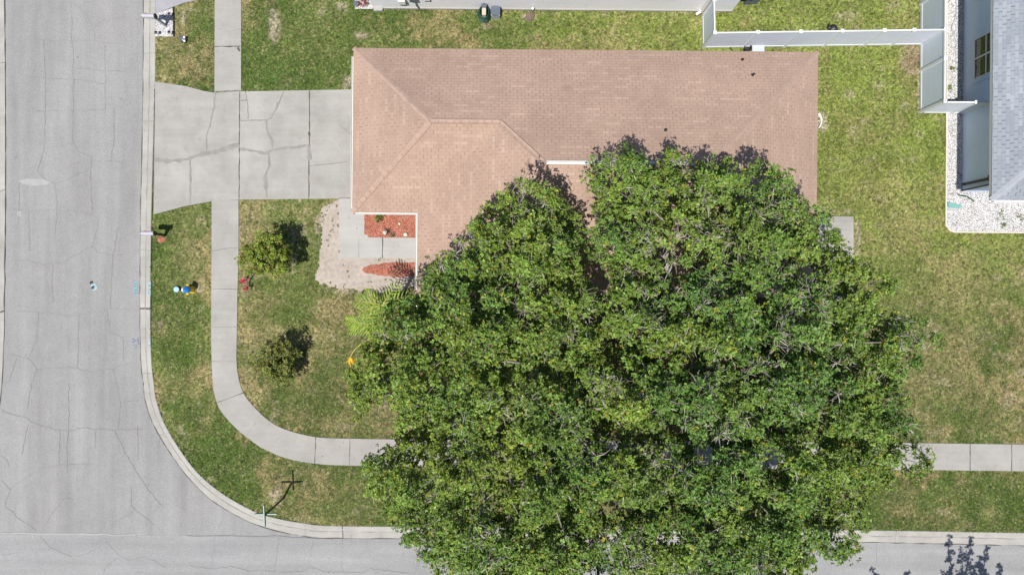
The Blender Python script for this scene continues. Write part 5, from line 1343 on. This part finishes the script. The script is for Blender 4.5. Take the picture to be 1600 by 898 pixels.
pm = palm(pc, ZP, 13, 1.75, 'bright green feathery palm at the left rim of the oak, with a yellow flower stalk', 2, [R(a) for a in (173, 180, 187, 45, 20, -30, -75, -110)])
pa = P(623, 472, 0)
palm(pa, 3.9, 17, 1.12, 'yellow green feathery palm just below the sandy patch, nearest the lower red mulch patch', 6, [R(a) for a in (172, 200, 222, 243, 265, 290, 320, 350, 20, 52, 150)])
m = MB(); q0 = (pc[0]-0.1, pc[1]-0.05, ZP-0.1); i1 = PZ(573, 532, 2.6); i2 = PZ(555, 545, 2.1); i3 = PZ(546, 560, 1.6)
pts = [tuple(q) for q in smooth([q0, PZ(600, 520, 3.0), i1, i2, i3], 4)]; m.tube(pts, 0.018, 6); fs = obj('flower_stalk', m, M['stalk'], pm)
m = MB(); rr = random.Random(4)
for k in range(42):
    a = rr.uniform(0, 6.28); l = rr.uniform(0.10, 0.34); e = (i3[0]+0.07+l*math.cos(a)*0.75, i3[1]-0.12+l*math.sin(a)*0.75, i3[2]-rr.uniform(0.02, 0.25)); m.tube([i3, ((i3[0]+e[0])/2+0.02, (i3[1]+e[1])/2, i3[2]+0.03), e], [0.011, 0.013, 0.013], 4)
obj('blossom', m, M['flower_yellow'], fs)

# --- small plants in the beds
def tuft(name, base, r, n, L, W, col, label, cat, group=None, z=0.12, up=0.9):
    t = np.array([(base[0]+random.uniform(-r, r)*0.6, base[1]+random.uniform(-r, r)*0.6, z*random.uniform(0.4, 1)) for _ in range(max(3, n//18))])
    V, C = foliage(t, np.full(len(t), r*0.6), np.full(len(t), 18), L, W, col, 0.35, [tuple(q*1.5 for q in col)], up, 0.7, None, 0.1)
    return tag(quads_mesh(name, V, C, LEAFMAT), label, cat, group)
tuft('shrub', P(593, 341, 0.3), 0.24, 190, 0.09, 0.05, (0.10, 0.16, 0.02), 'small green shrub at the top edge of the square mulch bed under the gutter', 'shrub', z=0.4)
m = MB(); c_ = P(606, 362, 0)
for k in range(9):
    a = k*0.7+0.2; l = random.uniform(0.16, 0.32); m.tube([(c_[0], c_[1], 0.03), (c_[0]+l*0.5*math.cos(a), c_[1]+l*0.5*math.sin(a), 0.2), (c_[0]+l*math.cos(a), c_[1]+l*math.sin(a), 0.17)], [0.018, 0.014, 0.004], 5)
tag(obj('spiky_plant', m, M['darkleaf'] if 'darkleaf' in M else M['dark_green']), 'dark thin-leaved spiky plant between the white stones of the mulch bed', 'plant')
tuft('groundcover_plant', P(616, 366, 0.1), 0.14, 90, 0.06, 0.035, (0.13, 0.15, 0.08), 'grey green low plant between two white stones of the mulch bed', 'plant')
tuft('red_plant', P(568, 2, 0.3), 0.26, 220, 0.09, 0.035, (0.28, 0.07, 0.05), 'dark red leafy plant in the top gravel bed right of the pot', 'plant', z=0.4)
for px_, py_, r_, lab in ((1487, 110, 0.17, 'green weed clump in the gravel strip, uppermost beside the fence'), (1483, 137, 0.13, 'small green weed in the gravel strip just above the fence gate'), (1563, 337, 0.26, 'large green weed clump in the white gravel below the grey roof'), (1567, 353, 0.15, 'weed clump in the white gravel nearest the lower edge of the bed'), (1594, 339, 0.22, 'green weed clump in the white gravel at the right edge')):
    tuft('weed', P(px_, py_, 0), r_, 110, 0.06, 0.03, (0.17, 0.24, 0.06), lab, 'weed', 'weeds in the white gravel', z=0.08)
for px_, py_, r_, lab in ((483.7, 210, 0.07, 'small weed growing in the driveway joint'), ):
    tuft('weed', P(px_, py_, 0), r_, 50, 0.04, 0.02, (0.12, 0.13, 0.04), lab, 'weed', z=0.05)
# leafy sprigs on the sandy patch (ground cover nobody could count)
pts = rng.uniform((lambda a: a.min(0))(np.array(sand_poly)), (lambda a: a.max(0))(np.array(sand_poly)), (260, 2)); pts = pts[inside(pts[:, 0], pts[:, 1], sand_poly)]
pts = pts[~inside(pts[:, 0], pts[:, 1], PL([(530,309),(655,309),(655,403),(530,403)]))]
pts = pts[fbm(pts[:, 0], pts[:, 1], 0.9, 61) > 0.5]
V, C = foliage(np.c_[pts, np.full(len(pts), 0.03)], rng.uniform(0.04, 0.11, len(pts)), np.full(len(pts), 14), 0.05, 0.028, (0.16, 0.20, 0.06), 0.35, [(0.35, 0.28, 0.15)], 0.5, 0.5, None, 0.25)
quads_mesh('ground_cover', V, C, LEAFMAT, kind='stuff')

# --- roadside tree south of the frame, whose shadow falls on the road
def road_tree():
    base = P(1505, 1110, 0); t = thing('roadside_tree', (base[0], base[1], 0), 'tree beyond the bottom edge whose leafy shadow falls on the road', 'tree')
    cs = []; rad = []
    off = SUN*(1/SUN.z)
    core = np.array([*P(1500, 985, 0), 0.0]) - 0
    ends = [(1481,838),(1515,842),(1541,854),(1564,884),(1500,856),(1478,893),(1361,890),(1412,891),(1530,870)]
    for k, (px_, py_) in enumerate(ends):
        z = 5.6+0.3*math.sin(k*2.1); e = np.array([*P(px_, py_, Z_ROAD), 0.0])+np.array((off.x*z, off.y*z, z))
        st = np.array([*P(1510+(px_-1510)*0.55, 985, Z_ROAD), 0.0])+np.array((off.x*4.8, off.y*4.8, 4.8))
        L = np.linalg.norm(e-st)
        for q in np.arange(0, 1.001, 0.16/L*1.0):
            w = 0.32*(1-q)**0.8+0.05
            cs.append(st+(e-st)*q+rng.normal(0, 0.5*w, 3)); rad.append(0.12+0.12*(1-q))
            if q < 0.6: cs.append(st+(e-st)*q+rng.normal(0, 1.3*w, 3)); rad.append(0.2)
    cs = np.array(cs); rad = np.array(rad)
    A, par, rd = skeleton((base[0], base[1], -0.1), (base[0], base[1]+0.3, 2.6), cs[::3], 3, 0.16)
    mb = MB(); sk_mesh(A, par, rd, mb); obj('trunk', mb, M['bark'], t, True)
    V, C = foliage(cs, rad, np.full(len(cs), 30), 0.13, 0.08, (0.075, 0.13, 0.024), 0.3, [(0.2, 0.3, 0.03)], 0.3, 0.9, None, 0.05)
    quads_mesh('crown', V, C, LEAFMAT, t)
road_tree()
